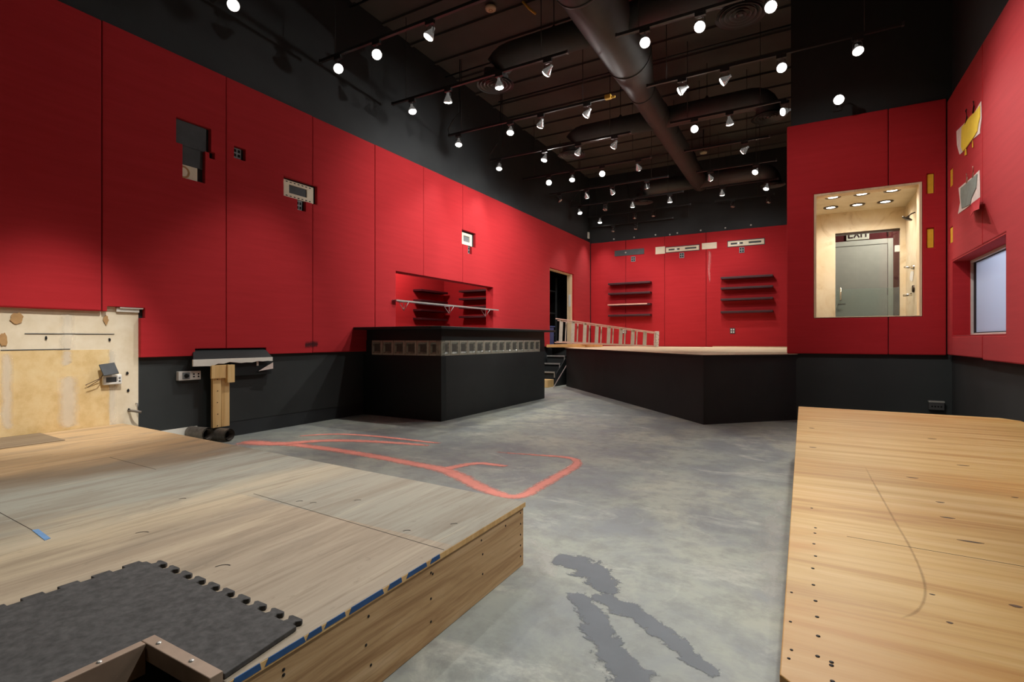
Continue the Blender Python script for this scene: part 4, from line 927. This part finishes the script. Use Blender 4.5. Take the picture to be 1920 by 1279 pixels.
r = root('torn_patch', rp(1818, 365), 'lower torn patch on the right wall, showing grey felt and a red flap', 'torn patch')
part(rpoly([(1798, 353), (1812, 341), (1824, 332), (1837, 319), (1838, 350), (1838, 370), (1826, 380), (1810, 392), (1797, 401), (1801, 380)], .001, .004), 'torn_backing', 'torn_white', r, 0, 'frayed white backing')
part(rpoly([(1802, 353), (1815, 342), (1833, 326), (1831, 352), (1822, 372), (1820, 383), (1804, 391), (1802, 372)], .0055, .006), 'grey_felt', 'grey_felt', r, .001)
part(MB().poly3([rp(1822, 382, .01), rp(1838, 370, .03), rp(1836, 392, .10), rp(1826, 396, .08), rp(1820, 406, .04)], (-.004, 0, 0)), 'hanging_flap', 'torn_red', r, 0, 'red fabric flap')
part(MB().tube([rp(1812, 345, .006), rp(1813, 333, .02), rp(1812, 326, .015)], .006, 6), 'torn_strip', 'pale_edge', r)
part(MB().tube([rp(1823, 334, .006), rp(1825, 322, .02), rp(1824, 312, .01)], .005, 6), 'torn_strip', 'pale_edge', r)
# right window
r = root('window_2', (XR, 6.5, WZ0), 'x', 'x'); del r['label']; del r['category']; r['kind'] = 'structure'
GX = XR + .12
part(MB().slab(0, XR + .10, XR + .15, WY0, WY1, WZ0, WZ1, [(WY0 + .04, WY1 - .035, WZ0 + .03, WZ1 - .04)]), 'window_frame', 'white_paint', r, .003)
part(MB().slab(0, GX + .002, GX + .024, WY0 + .03, WY1 - .033, WZ0 + .03, WZ1 - .04, [(WY0 + .06, WY1 - .10, WZ0 + .04, WZ1 - .05)]), 'gasket', 'dark_gasket', r)
part(MB().box((GX + .01, WY0 + .05, WZ0 + .035), (GX + .016, WY1 - .04, WZ1 - .045)), 'glass_pane', 'office_glass', r)
part(MB().slab(0, XR - .052, XR + .1, WY0 + .001, WY1 - .001, WZ0 + .0005, WZ1 - .0005, [(WY0 + .012, WY1 - .012, WZ0 + .008, WZ1 - .012)]), 'reveal', 'red_fabric', r)
struct(MB().slab(0, 2.9, 3.0, 3.5, 9.4, 0, 3.0).slab(1, 9.3, 9.4, XR + .12, 3.0, 0, 3.0).slab(1, 3.5, 3.6, XR + .12, 3.0, 0, 3.0), 'wall_office', 'office_white')
struct(MB().box((XR + .12, 3.5, 2.9), (3.0, 8.8, 3.0)), 'ceiling_office', 'white_paint')
r = root('mounted_office_fill', (2.3, 6.2, 2.88), 'added unseen fill lamp on the ceiling of the room behind the right window', 'ceiling lamp')  # unseen lamp, added to light the window pane from behind
part(MB().box((2.0, 5.9, 2.86), (2.6, 6.5, 2.9)), 'diffuser', 'fill_lamp', r)
light('AREA', 'office_glow', (0, 0, -.04), 46, r, (.86, .92, 1), None, size=.6)
# outlet on the booth base
a = ony(1740, 767, BY), ony(1769, 752, BY)
r = root('floor_outlet', ((a[0][0] + a[1][0]) / 2, BY, a[0][1]), 'metal four-socket outlet strip low on the black booth base behind the new plywood', 'outlet')
part(MB().box((a[0][0], BY - .05, a[0][1]), (a[1][0], BY - .001, a[1][1] - .015)), 'box', 'bracket_grey', r, .002)
part(MB().box((a[0][0] - .003, BY - .055, a[1][1] - .018), (a[1][0] + .003, BY - .001, a[1][1])), 'lid', 'nosing_metal', r, .002)
for k in range(4): part(MB().box((a[0][0] + .022 + k * .028, BY - .053, a[0][1] + .03), (a[0][0] + .038 + k * .028, BY - .049, a[0][1] + .045)), 'socket', 'dark_hole', r)
# ------------------------------------------------------------------ floor markings
def fz(pts): return [onz(x, y, 0) for x, y in pts]
def mark(nm, mat, pts, wid, label, cat, z):
    m = MB(); m.ribbon(fz(pts), wid, z); return thing(m, nm, mat, label, cat, None, 0, (0, 0, 0))
mark('spray_paint_line', 'spray_red', [(445, 832), (520, 831), (590, 838), (700, 855), (780, 871), (830, 880), (862, 893), (890, 909), (930, 926), (960, 933), (985, 929), (1010, 913), (1050, 891), (1080, 874), (1084, 863), (1060, 857), (1010, 854), (930, 848)], [.13, .11, .09, .08, .08, .09, .09, .08, .07, .06, .06, .065, .065, .06, .05, .05, .045, .04], 'long looping pinkish red spray-painted line on the concrete floor', 'paint mark', .0016)
mark('spray_paint_line', 'spray_red', [(835, 880), (870, 872), (900, 868), (950, 875)], [.07, .06, .055, .045], 'short red spray-paint branch in the middle of the concrete floor', 'paint mark', .0020)
mark('spray_paint_line', 'spray_red', [(455, 828), (520, 834), (600, 826), (680, 827), (760, 832), (805, 836)], [.13, .11, .09, .08, .06, .045], 'upper of the two strong red spray-paint lines on the concrete floor', 'paint mark', .0024)
mark('spray_paint_line', 'spray_red', [(560, 818), (620, 814), (680, 816), (740, 822), (825, 832)], [.04, .05, .05, .05, .04], 'faint red spray-paint line nearest the bar', 'paint mark', .0028)
mark('floor_stain', 'dark_residue', [(1112, 1112), (1150, 1132), (1205, 1160), (1250, 1195), (1300, 1235), (1350, 1270)], [.05, .075, .075, .06, .05, .03], 'dark diagonal glue stain on the concrete, the right of the pair', 'stain', .0012)
mark('floor_stain', 'dark_residue', [(1080, 1110), (1108, 1155), (1130, 1200), (1160, 1240), (1195, 1290)], [.05, .075, .07, .09, .10], 'dark glue stain on the concrete, the left of the pair', 'stain', .0014)
mark('floor_stain', 'dark_residue', [(1040, 1045), (1085, 1055), (1120, 1080), (1150, 1115)], [.08, .12, .11, .07], 'dark patch on the concrete above the pair of glue stains', 'stain', .0010)
mark('floor_stain', 'pale_scuff', [(990, 1010), (1015, 1030), (1030, 1060), (1040, 1085)], [.05, .09, .08, .04], 'pale scuff on the concrete beside the corner of the left platform', 'stain', .0008)
mark('floor_stain', 'pale_scuff', [(1470, 930), (1455, 970), (1440, 1020), (1455, 1080), (1440, 1150)], [.07, .12, .12, .10, .08], 'pale scuffed strip on the concrete along the new plywood platform', 'stain', .0006)
# ------------------------------------------------------------------ ducts
DZ_, R1, R2 = 4.95, .31, .20
r = root('spiral_duct', (-2.15, 7, DZ_), 'large black round ceiling duct running the length of the room with side branches', 'duct')
part(MB().tube([(-2.09, YF + .3, DZ_), (-2.09, 7.0, DZ_), (-2.20, 8.0, DZ_), (-2.20, 13.3, DZ_ - .05)], [R1, R1, R2, R2], 32), 'main_duct', 'duct_black', r)
for yy in (1.5, 3.5, 5.2, 6.95, 8.02, 8.9, 9.75, 11.5):
    X0 = -2.09 if yy < 7 else -2.2; RR = (R1 if yy < 7 else R2) + .008
    part(MB().tube([(X0, yy - .02, DZ_), (X0, yy + .02, DZ_)], RR, 32), 'band', 'duct_black', r)
def branch(y, xend, z=DZ_, R=.175):
    s = 1 if xend > -2.15 else -1
    p = [(-2.15, y, z), (xend - s * .25, y, z)] + [(xend - s * .25 + s * .25 * math.sin(t), y, z - .25 + .25 * math.cos(t)) for t in [math.pi / 2 * i / 5 for i in range(1, 6)]] + [(xend, y, z - .30)]
    b = part(MB().tube(p, R, 24), 'branch_duct', 'duct_black', r)
    dm = MB().lathe([(.26, -.02), (.25, 0), (.16, .012), (.16, .05)], 32, Matrix.Translation((xend, y, z - .33)))
    for rr_ in (.06, .11, .16, .21): dm.lathe([(rr_ - .02, .012), (rr_, -.016), (rr_ + .006, -.016), (rr_ - .012, .014)], 32, Matrix.Translation((xend, y, z - .33)))
    dm.lathe([(0, -.012), (.03, -.012), (.03, .01)], 20, Matrix.Translation((xend, y, z - .33)))
    part(dm, 'round_diffuser', 'duct_black', r)
    hx = (xend - 2.15) / 2 - .1 * s
    part(MB().tube([(hx, y, z + R), (hx, y, ZC)], .006, 6).tube([(hx, y, z + R - .01), (hx, y, z + R + .05)], [.05, .01], 8), 'hanger_rod', 'track_black', r)
branch(6.15, -3.74); branch(6.15, -.60); branch(9.2, -3.88); branch(9.2, -.48); branch(13.02, -3.55, 4.88); branch(13.02, -.6, 4.88)
for yy in (2.0, 4.6, 7.4, 10.3, 12.2): part(MB().tube([(-2.1 if yy < 7 else -2.2, yy, DZ_ + .19), (-2.1 if yy < 7 else -2.2, yy, ZC)], .006, 6), 'hanger_rod', 'track_black', r)
# conduits on the ceiling
for k, (yy, zz, x0, x1, lab) in enumerate(((5.05, 5.60, XL + .01, -2.4, 'thin black conduit along the ceiling, nearest left of the duct'), (7.2, 5.60, XL + .01, -2.45, 'thin black conduit along the ceiling behind the first branch duct'), (8.5, 5.62, XL + .3, 1.4, 'long black conduit across the ceiling behind the second row of lamps'))):
    thing(MB().tube([(x0, yy, zz), (x1, yy, zz)], .014, 8), 'ceiling_conduit', 'track_black', lab, 'conduit', 'black conduits on the ceiling')
q = ray(992, 16); t = 5.62 / (q[2]) * 0 + (5.60 - H) / q[2]
thing(MB().tube([(q[0] * t - .05, q[1] * t - .1, 5.66), (q[0] * t, q[1] * t, 5.6), (q[0] * t + .04, q[1] * t + .12, 5.58)], .016, 8), 'ceiling_strap', 'gold_tape', 'yellow strap hanging from the ceiling above the first branch duct', 'strap')
# smoke detectors
for (px, py, lab) in ((920, 17, 'round cream smoke detector on the ceiling left of the duct'), (1319, 287, 'small round cream smoke detector far back on the ceiling, right of the duct')):
    zz = 5.66 if px < 1000 else 5.2
    q = ray(px, py); t = (zz - H) / q[2]; X0, Y0 = q[0] * t, q[1] * t
    r = root('smoke_detector', (X0, Y0, zz), lab, 'smoke detector')
    part(MB().lathe([(0, -.02), (.035, -.02), (.045, -.012), (.075, -.008), (.08, .02), (.07, .03)], 24, Matrix.Translation((X0, Y0, zz))), 'housing', 'detector_cream', r)
    part(MB().lathe([(.018, -.021), (.026, -.024), (.03, -.02)], 16, Matrix.Translation((X0, Y0, zz))), 'sensor_ring', 'brown_paper', r)
    if zz < 5.5: part(MB().tube([(X0, Y0, zz + .02), (X0, Y0, ZC)], .012, 8), 'drop_rod', 'track_black', r)
# ------------------------------------------------------------------ tracks and spotlights
TZ, LZ = 4.50, 4.335
ORD = ['first', 'second', 'third', 'fourth', 'fifth', 'sixth', 'seventh', 'eighth', 'ninth', 'tenth']
ad = MB().box((-.055, -.018, -.06), (.055, .018, -.02)).build('adapter', 'track_black', None, None, .003).data
yk = MB().tube([(0, 0, -.02), (0, 0, -.075)], .007, 8).tube([(-.045, 0, -.165), (-.045, 0, -.095), (-.03, 0, -.075), (.03, 0, -.075), (.045, 0, -.095), (.045, 0, -.165)], .0045, 6).build('yoke', 'bracket_grey').data
hdm = MB().lathe([(0, .085), (.018, .085), (.02, .055), (.026, .045), (.052, -.01), (.058, -.02), (.058, -.036), (.050, -.036), (.046, -.026)], 20).build('lamp_head', 'lamp_silver').data
hdl = hdm.copy(); hdl.materials[0] = MAT['lamp_silver_lit']
lon = MB().lathe([(0, -.056), (.03, -.053), (.048, -.045), (.055, -.033), (.053, -.029)], 20).build('lens', 'lens_lit').data
lof = MB().lathe([(0, -.034), (.03, -.033), (.051, -.029)], 20).build('lens', 'lens_off').data
for nm in ('adapter', 'yoke', 'lamp_head', 'lens', 'lens.001'):
    bpy.data.objects.remove(bpy.data.objects[nm])
def child(nm, me, par, loc=(0, 0, 0)):
    o = bpy.data.objects.new(nm, me); COL.objects.link(o); o.parent = par; o.location = loc; return o
def spot(x, y, aim, power, label, on=True, group='track spotlights', size=76, track_z=TZ, inten=1):
    r = root('track_spotlight', (x, y, track_z), label, 'spotlight', group)
    child('adapter', ad, r); child('yoke', yk, r)
    h = child('lamp_head', hdl if on else hdm, r, (0, 0, LZ - TZ))
    d = (Vector(aim[:3]) - Vector((x, y, track_z + LZ - TZ))).normalized()
    h.rotation_mode = 'QUATERNION'; h.rotation_quaternion = d.to_track_quat('-Z', 'Y')
    child('lens', lon if on else lof, h)
    if on:
        o = light('SPOT', 'beam', (0, 0, -.075), power * inten, h, (1, .975, .93), None, spot_size=math.radians(size), spot_blend=.85, shadow_soft_size=.045)
    return r
def track(name, x0, x1, y, label, hang=(), z=TZ, feed=False, tape=False):
    r = root('light_track', ((x0 + x1) / 2, y, z), label, 'light track', 'black light tracks')
    part(MB().box((x0, y - .018, z - .02), (x1, y + .018, z + .014)), 'rail', 'track_black', r, .002)
    for s, xx in ((-1, x0), (1, x1)): part(MB().box((xx - .012, y - .021, z - .023), (xx + .012, y + .021, z + .017)), 'end_cap', 'bracket_grey' if s > 0 else 'track_black', r)
    for xx in hang: part(MB().tube([(xx, y, z), (xx, y, ZC)], .005, 6), 'hanger_rod', 'track_black', r)
    if feed: part(MB().tube([(x0 + .0, y, z), (x0 - .03, y, z + .10), (x0 + .08, y, z + .24), (x0 + .20, y, z + .34), (x0 + .22, y, ZC)], .008, 8), 'feed_cable', 'track_black', r)
    if tape: part(MB().box((x1 - .01, y - .03, z - .03), (x1 + .08, y + .03, z + .03)).box((x1 + .07, y - .012, z - .03), (x1 + .14, y + .012, z + .0)), 'yellow_tape', 'gold_tape', r, .006, 'yellow tape end')
P = 60
CAM = (0.2, .8, 0)
# (track Y, x0, x1, [(px, py, aim, on)])
def dn(dx=0, dy=0): return ('d', dx, dy)
LT = [(3.05, -5.22, -2.9, [(438, 12, (-1.5, .5, .3), 1)], 0),
      (4.39, -5.20, -2.5, [(634, 130, CAM, 1), (706, 103, CAM, 1), (806, 65, (-5.36, 3.2, .45, 2.4, 46), 1)], 0),
      (5.70, -5.22, -2.46, [(773, 213, dn(1.2, -.6), 1), (840, 190, dn(-1.0, 1.5), 1), (936, 158, dn(.0, .6), 1), (1027, 135, (-5.4, 6.4, 2.4, 1.3, 84), 1)], 0),
      (7.05, -5.20, -2.45, [(860, 272, dn(.6, -1.0), 1), (957, 250, dn(.5, -1.6), 1), (1014, 234, (-5.4, 8.6, 2.2, 1.8, 80), 1), (1101, 210, (-5.4, 8.0, 2.2, 1.4, 84), 1)], 1),
      (8.42, -5.22, -2.50, [(936, 316, dn(.4, -1.2), 1), (1021, 298, dn(-.8, -1.2), 1), (1084, 286, (-5.4, 9.6, 2.2, 1.7, 84), 1), (1152, 270, (-5.4, 10.4, 2.0, 1.6, 84), 1)], 1),
      (9.75, -5.22, -2.50, [(1029, 345, CAM, 1), (1073, 338, dn(.5, -2), 1), (1129, 325, CAM, 1), (1197, 313, (-2.4, 14, 1.9, 1.1, 80), 1)], 0),
      (11.08, -5.22, -2.48, [(1049, 379, dn(3, 1.2), 0), (1100, 368, (-4.4, 14, 1.9, 1.0, 80), 1), (1148, 361, (-2.9, 14, 2.0, 1.1, 80), 1), (1213, 352, dn(.6, 2.6), 0)], 0),
      (12.40, -5.24, -2.43, [(1087, 400, (-3.8, 11.4, .87, 2.6, 84), 1), (1135, 395, dn(-.4, -1), 0), (1186, 388, (-4.2, 14, 1.6, .9, 80), 1), (1256, 376, (-2.9, 13.8, 1.4, .8, 80), 1)], 1),
      (13.65, -5.26, -2.50, [(1125, 419, dn(0, -.3), 1), (1190, 408, dn(0, .2), 0), (1225, 405, dn(.2, .2), 0)], 1)]
RT = [(5.67, -1.84, .9, [(1209, 77, CAM, 1), (1313, 47, (-1.2, .6, .3), 1), (1445, 10, CAM, 1)], 0),
      (7.00, -1.84, .95, [(1279, 172, (-5.4, 6.9, 2.7, 2.2), 1), (1359, 153, (-5.2, 7.4, 2.2, 2.2), 1), (1465, 127, (.6, 2.5, .4), 1), (1608, 93, (1.0, 4.6, .45, 1.5, 70), 1)], 0),
      (8.38, -1.83, -.20, [(1302, 239, CAM, 1), (1368, 228, dn(.3, 2.2), 1), (1472, 207, (-5.4, 4.7, 2.2, 2.6, 70), 1)], 0),
      (9.75, -1.88, -.50, [(1396, 280, (-5.4, 12.6, 1.9, 1.5, 76), 1)], 0),
      (11.09, -1.90, -.45, [(1332, 331, (-.9, 14, 2.0, 1.2, 80), 1), (1417, 320, (-2.6, 7.5, .3), 1)], 0),
      (12.38, -1.91, -.47, [(1354, 362, (-1.7, 14, 1.7, .8, 84), 1), (1437, 352, (-1.4, 11.5, .87, 3.0, 84), 1)], 0),
      (13.65, -1.91, -.60, [(1374, 386, dn(0, -.3), 0), (1441, 379, dn(0, -.3), 0)], 0)]
CNT = ['nearest', 'second', 'third', 'fourth', 'fifth', 'sixth', 'seventh', 'eighth', 'farthest']
for side, T in (('left', LT), ('right', RT)):
    for i, (y, x0, x1, lamps, feed) in enumerate(T):
        nth = CNT[i] if i < len(T) - 1 else 'farthest'
        track('t', x0, x1, y, f'{nth} black light track on the {side} side of the big duct', (x0 + .25, x1 - .35), TZ, bool(feed), side == 'left' and i == 3)
        for k, (px, py, aim, on) in enumerate(lamps):
            X = ony(px, py, y)[0]
            tgt = (X + aim[1], y + aim[2], 0) if aim[0] == 'd' else aim
            pos = 'only lamp' if len(lamps) == 1 else (['left', 'middle', 'right'][k] + ' lamp' if len(lamps) == 3 else (['left', 'right'][k] + ' lamp' if len(lamps) == 2 else ORD[k] + ' lamp from the left'))
            state = 'lit silver spotlight' if on else 'unlit silver spotlight'
            spot(X, y, tgt, P, f'{state}, {pos} on the {nth} track {side} of the duct', bool(on), inten=aim[3] if len(aim) > 3 else 1, size=aim[4] if len(aim) > 4 else 76)
# far small track by the back wall
ty = 13.95
track('t', ony(1110, 428, ty)[0], ony(1262, 410, ty)[0], ty, 'low black light track just in front of the back wall', (-4.2, -2.6), 4.27)
for k, px in enumerate((1150, 1192)):
    spot(ony(px, 430, ty)[0], ty, (ony(px, 430, ty)[0], ty, 0), 0, f'unlit dark spotlight, {["left", "right"][k]} one on the low track by the back wall', False, 'track spotlights', 95, 4.27)
# wall spot above the booth
r = None
sx, szz = ony(1573, 185, 7.30)
r = root('wall_spotlight', (sx, BY, szz + .05), 'bright spotlight on a wall arm above the red booth', 'spotlight')
part(MB().box((sx - .05, BY - .02, szz + .0), (sx + .05, BY - .001, szz + .10)), 'wall_plate', 'track_black', r, .003)
part(MB().tube([(sx, BY - .01, szz + .05), (sx, 7.45, szz + .10), (sx, 7.34, szz + .05)], .009, 8), 'arm', 'track_black', r)
h = child('lamp_head', hdm, r, Vector((sx, 7.32, szz)) - ORI[r.name]); h.rotation_mode = 'QUATERNION'
h.rotation_quaternion = (Vector((.1, .8, .2)) - Vector((sx, 7.32, szz))).normalized().to_track_quat('-Z', 'Y'); child('lens', lon, h)
light('SPOT', 'beam', (0, 0, -.075), P, h, (1, .975, .93), None, spot_size=math.radians(95), spot_blend=.85, shadow_soft_size=.045)
# unseen tracks added above the frame, their lamps fill the near end with light
for i, (y, xs) in enumerate(((1.7, ((-4.4, (-4.3, 1.6, .3), 1.2, 56), (-3.0, (-5.4, 1.85, .2), 6.5, 31))), (.3, ((-4.4, (-4.3, 1.0, .3), 1.0, 50), (-2.9, (-2.3, 1.0, .3), 1.6, 60))),
        (3.05, ((-1.2, (-3.6, 2.4, .2), 1.4, 66), (.3, (-1.1, 1.45, .15), 4.2, 50))), (1.7, ((-1.0, (.4, 3.2, .45), .4, 60), (.4, (1.1, 4.2, .45), 1.6, 62))), (4.39, ((-1.3, (.45, 7.7, 2.3), 1.6, 56), (-.4, (1.45, 5.9, 2.2), 2.5, 66))))):
    side = 'left' if xs[0][0] < -2.5 else 'right'
    track('t', -5.2 if side == 'left' else -1.84, -2.5 if side == 'left' else .95, y, f'added black light track, out of sight over the front of the room, {ORD[i]}', (-4.9, -2.8) if side == 'left' else (-1.5, .6))
    for k, (x, aim, q, sz_) in enumerate(xs):
        spot(x, y, aim, P, f'added fill spotlight, unseen above the front of the room, {["left", "right"][k]} lamp, {ORD[i]} track', True, size=sz_, inten=q)
# ------------------------------------------------------------------ world, camera, view
W = bpy.data.worlds.new('World'); SC.world = W; W.use_nodes = True
W.node_tree.nodes['Background'].inputs[0].default_value = (.02, .02, .022, 1); W.node_tree.nodes['Background'].inputs[1].default_value = .3
cam = bpy.data.cameras.new('Camera'); co = bpy.data.objects.new('Camera', cam); COL.objects.link(co)
cam.sensor_fit = 'HORIZONTAL'; cam.sensor_width = 36; cam.lens = FPX / 1920 * 36; cam.shift_y = (HY - 639.5) / 1920
cam.clip_start = .05
co.location = (0, 0, H); co.rotation_euler = (math.pi / 2, 0, TH); SC.camera = co
SC.view_settings.view_transform = 'Standard'; SC.view_settings.look = 'None'; SC.view_settings.gamma = 1; SC.view_settings.use_curve_mapping = False
SC.view_settings.exposure = 0.65
SC.cycles.use_denoising = True; SC.cycles.sample_clamp_indirect = 4; SC.cycles.caustics_reflective = False; SC.cycles.caustics_refractive = False
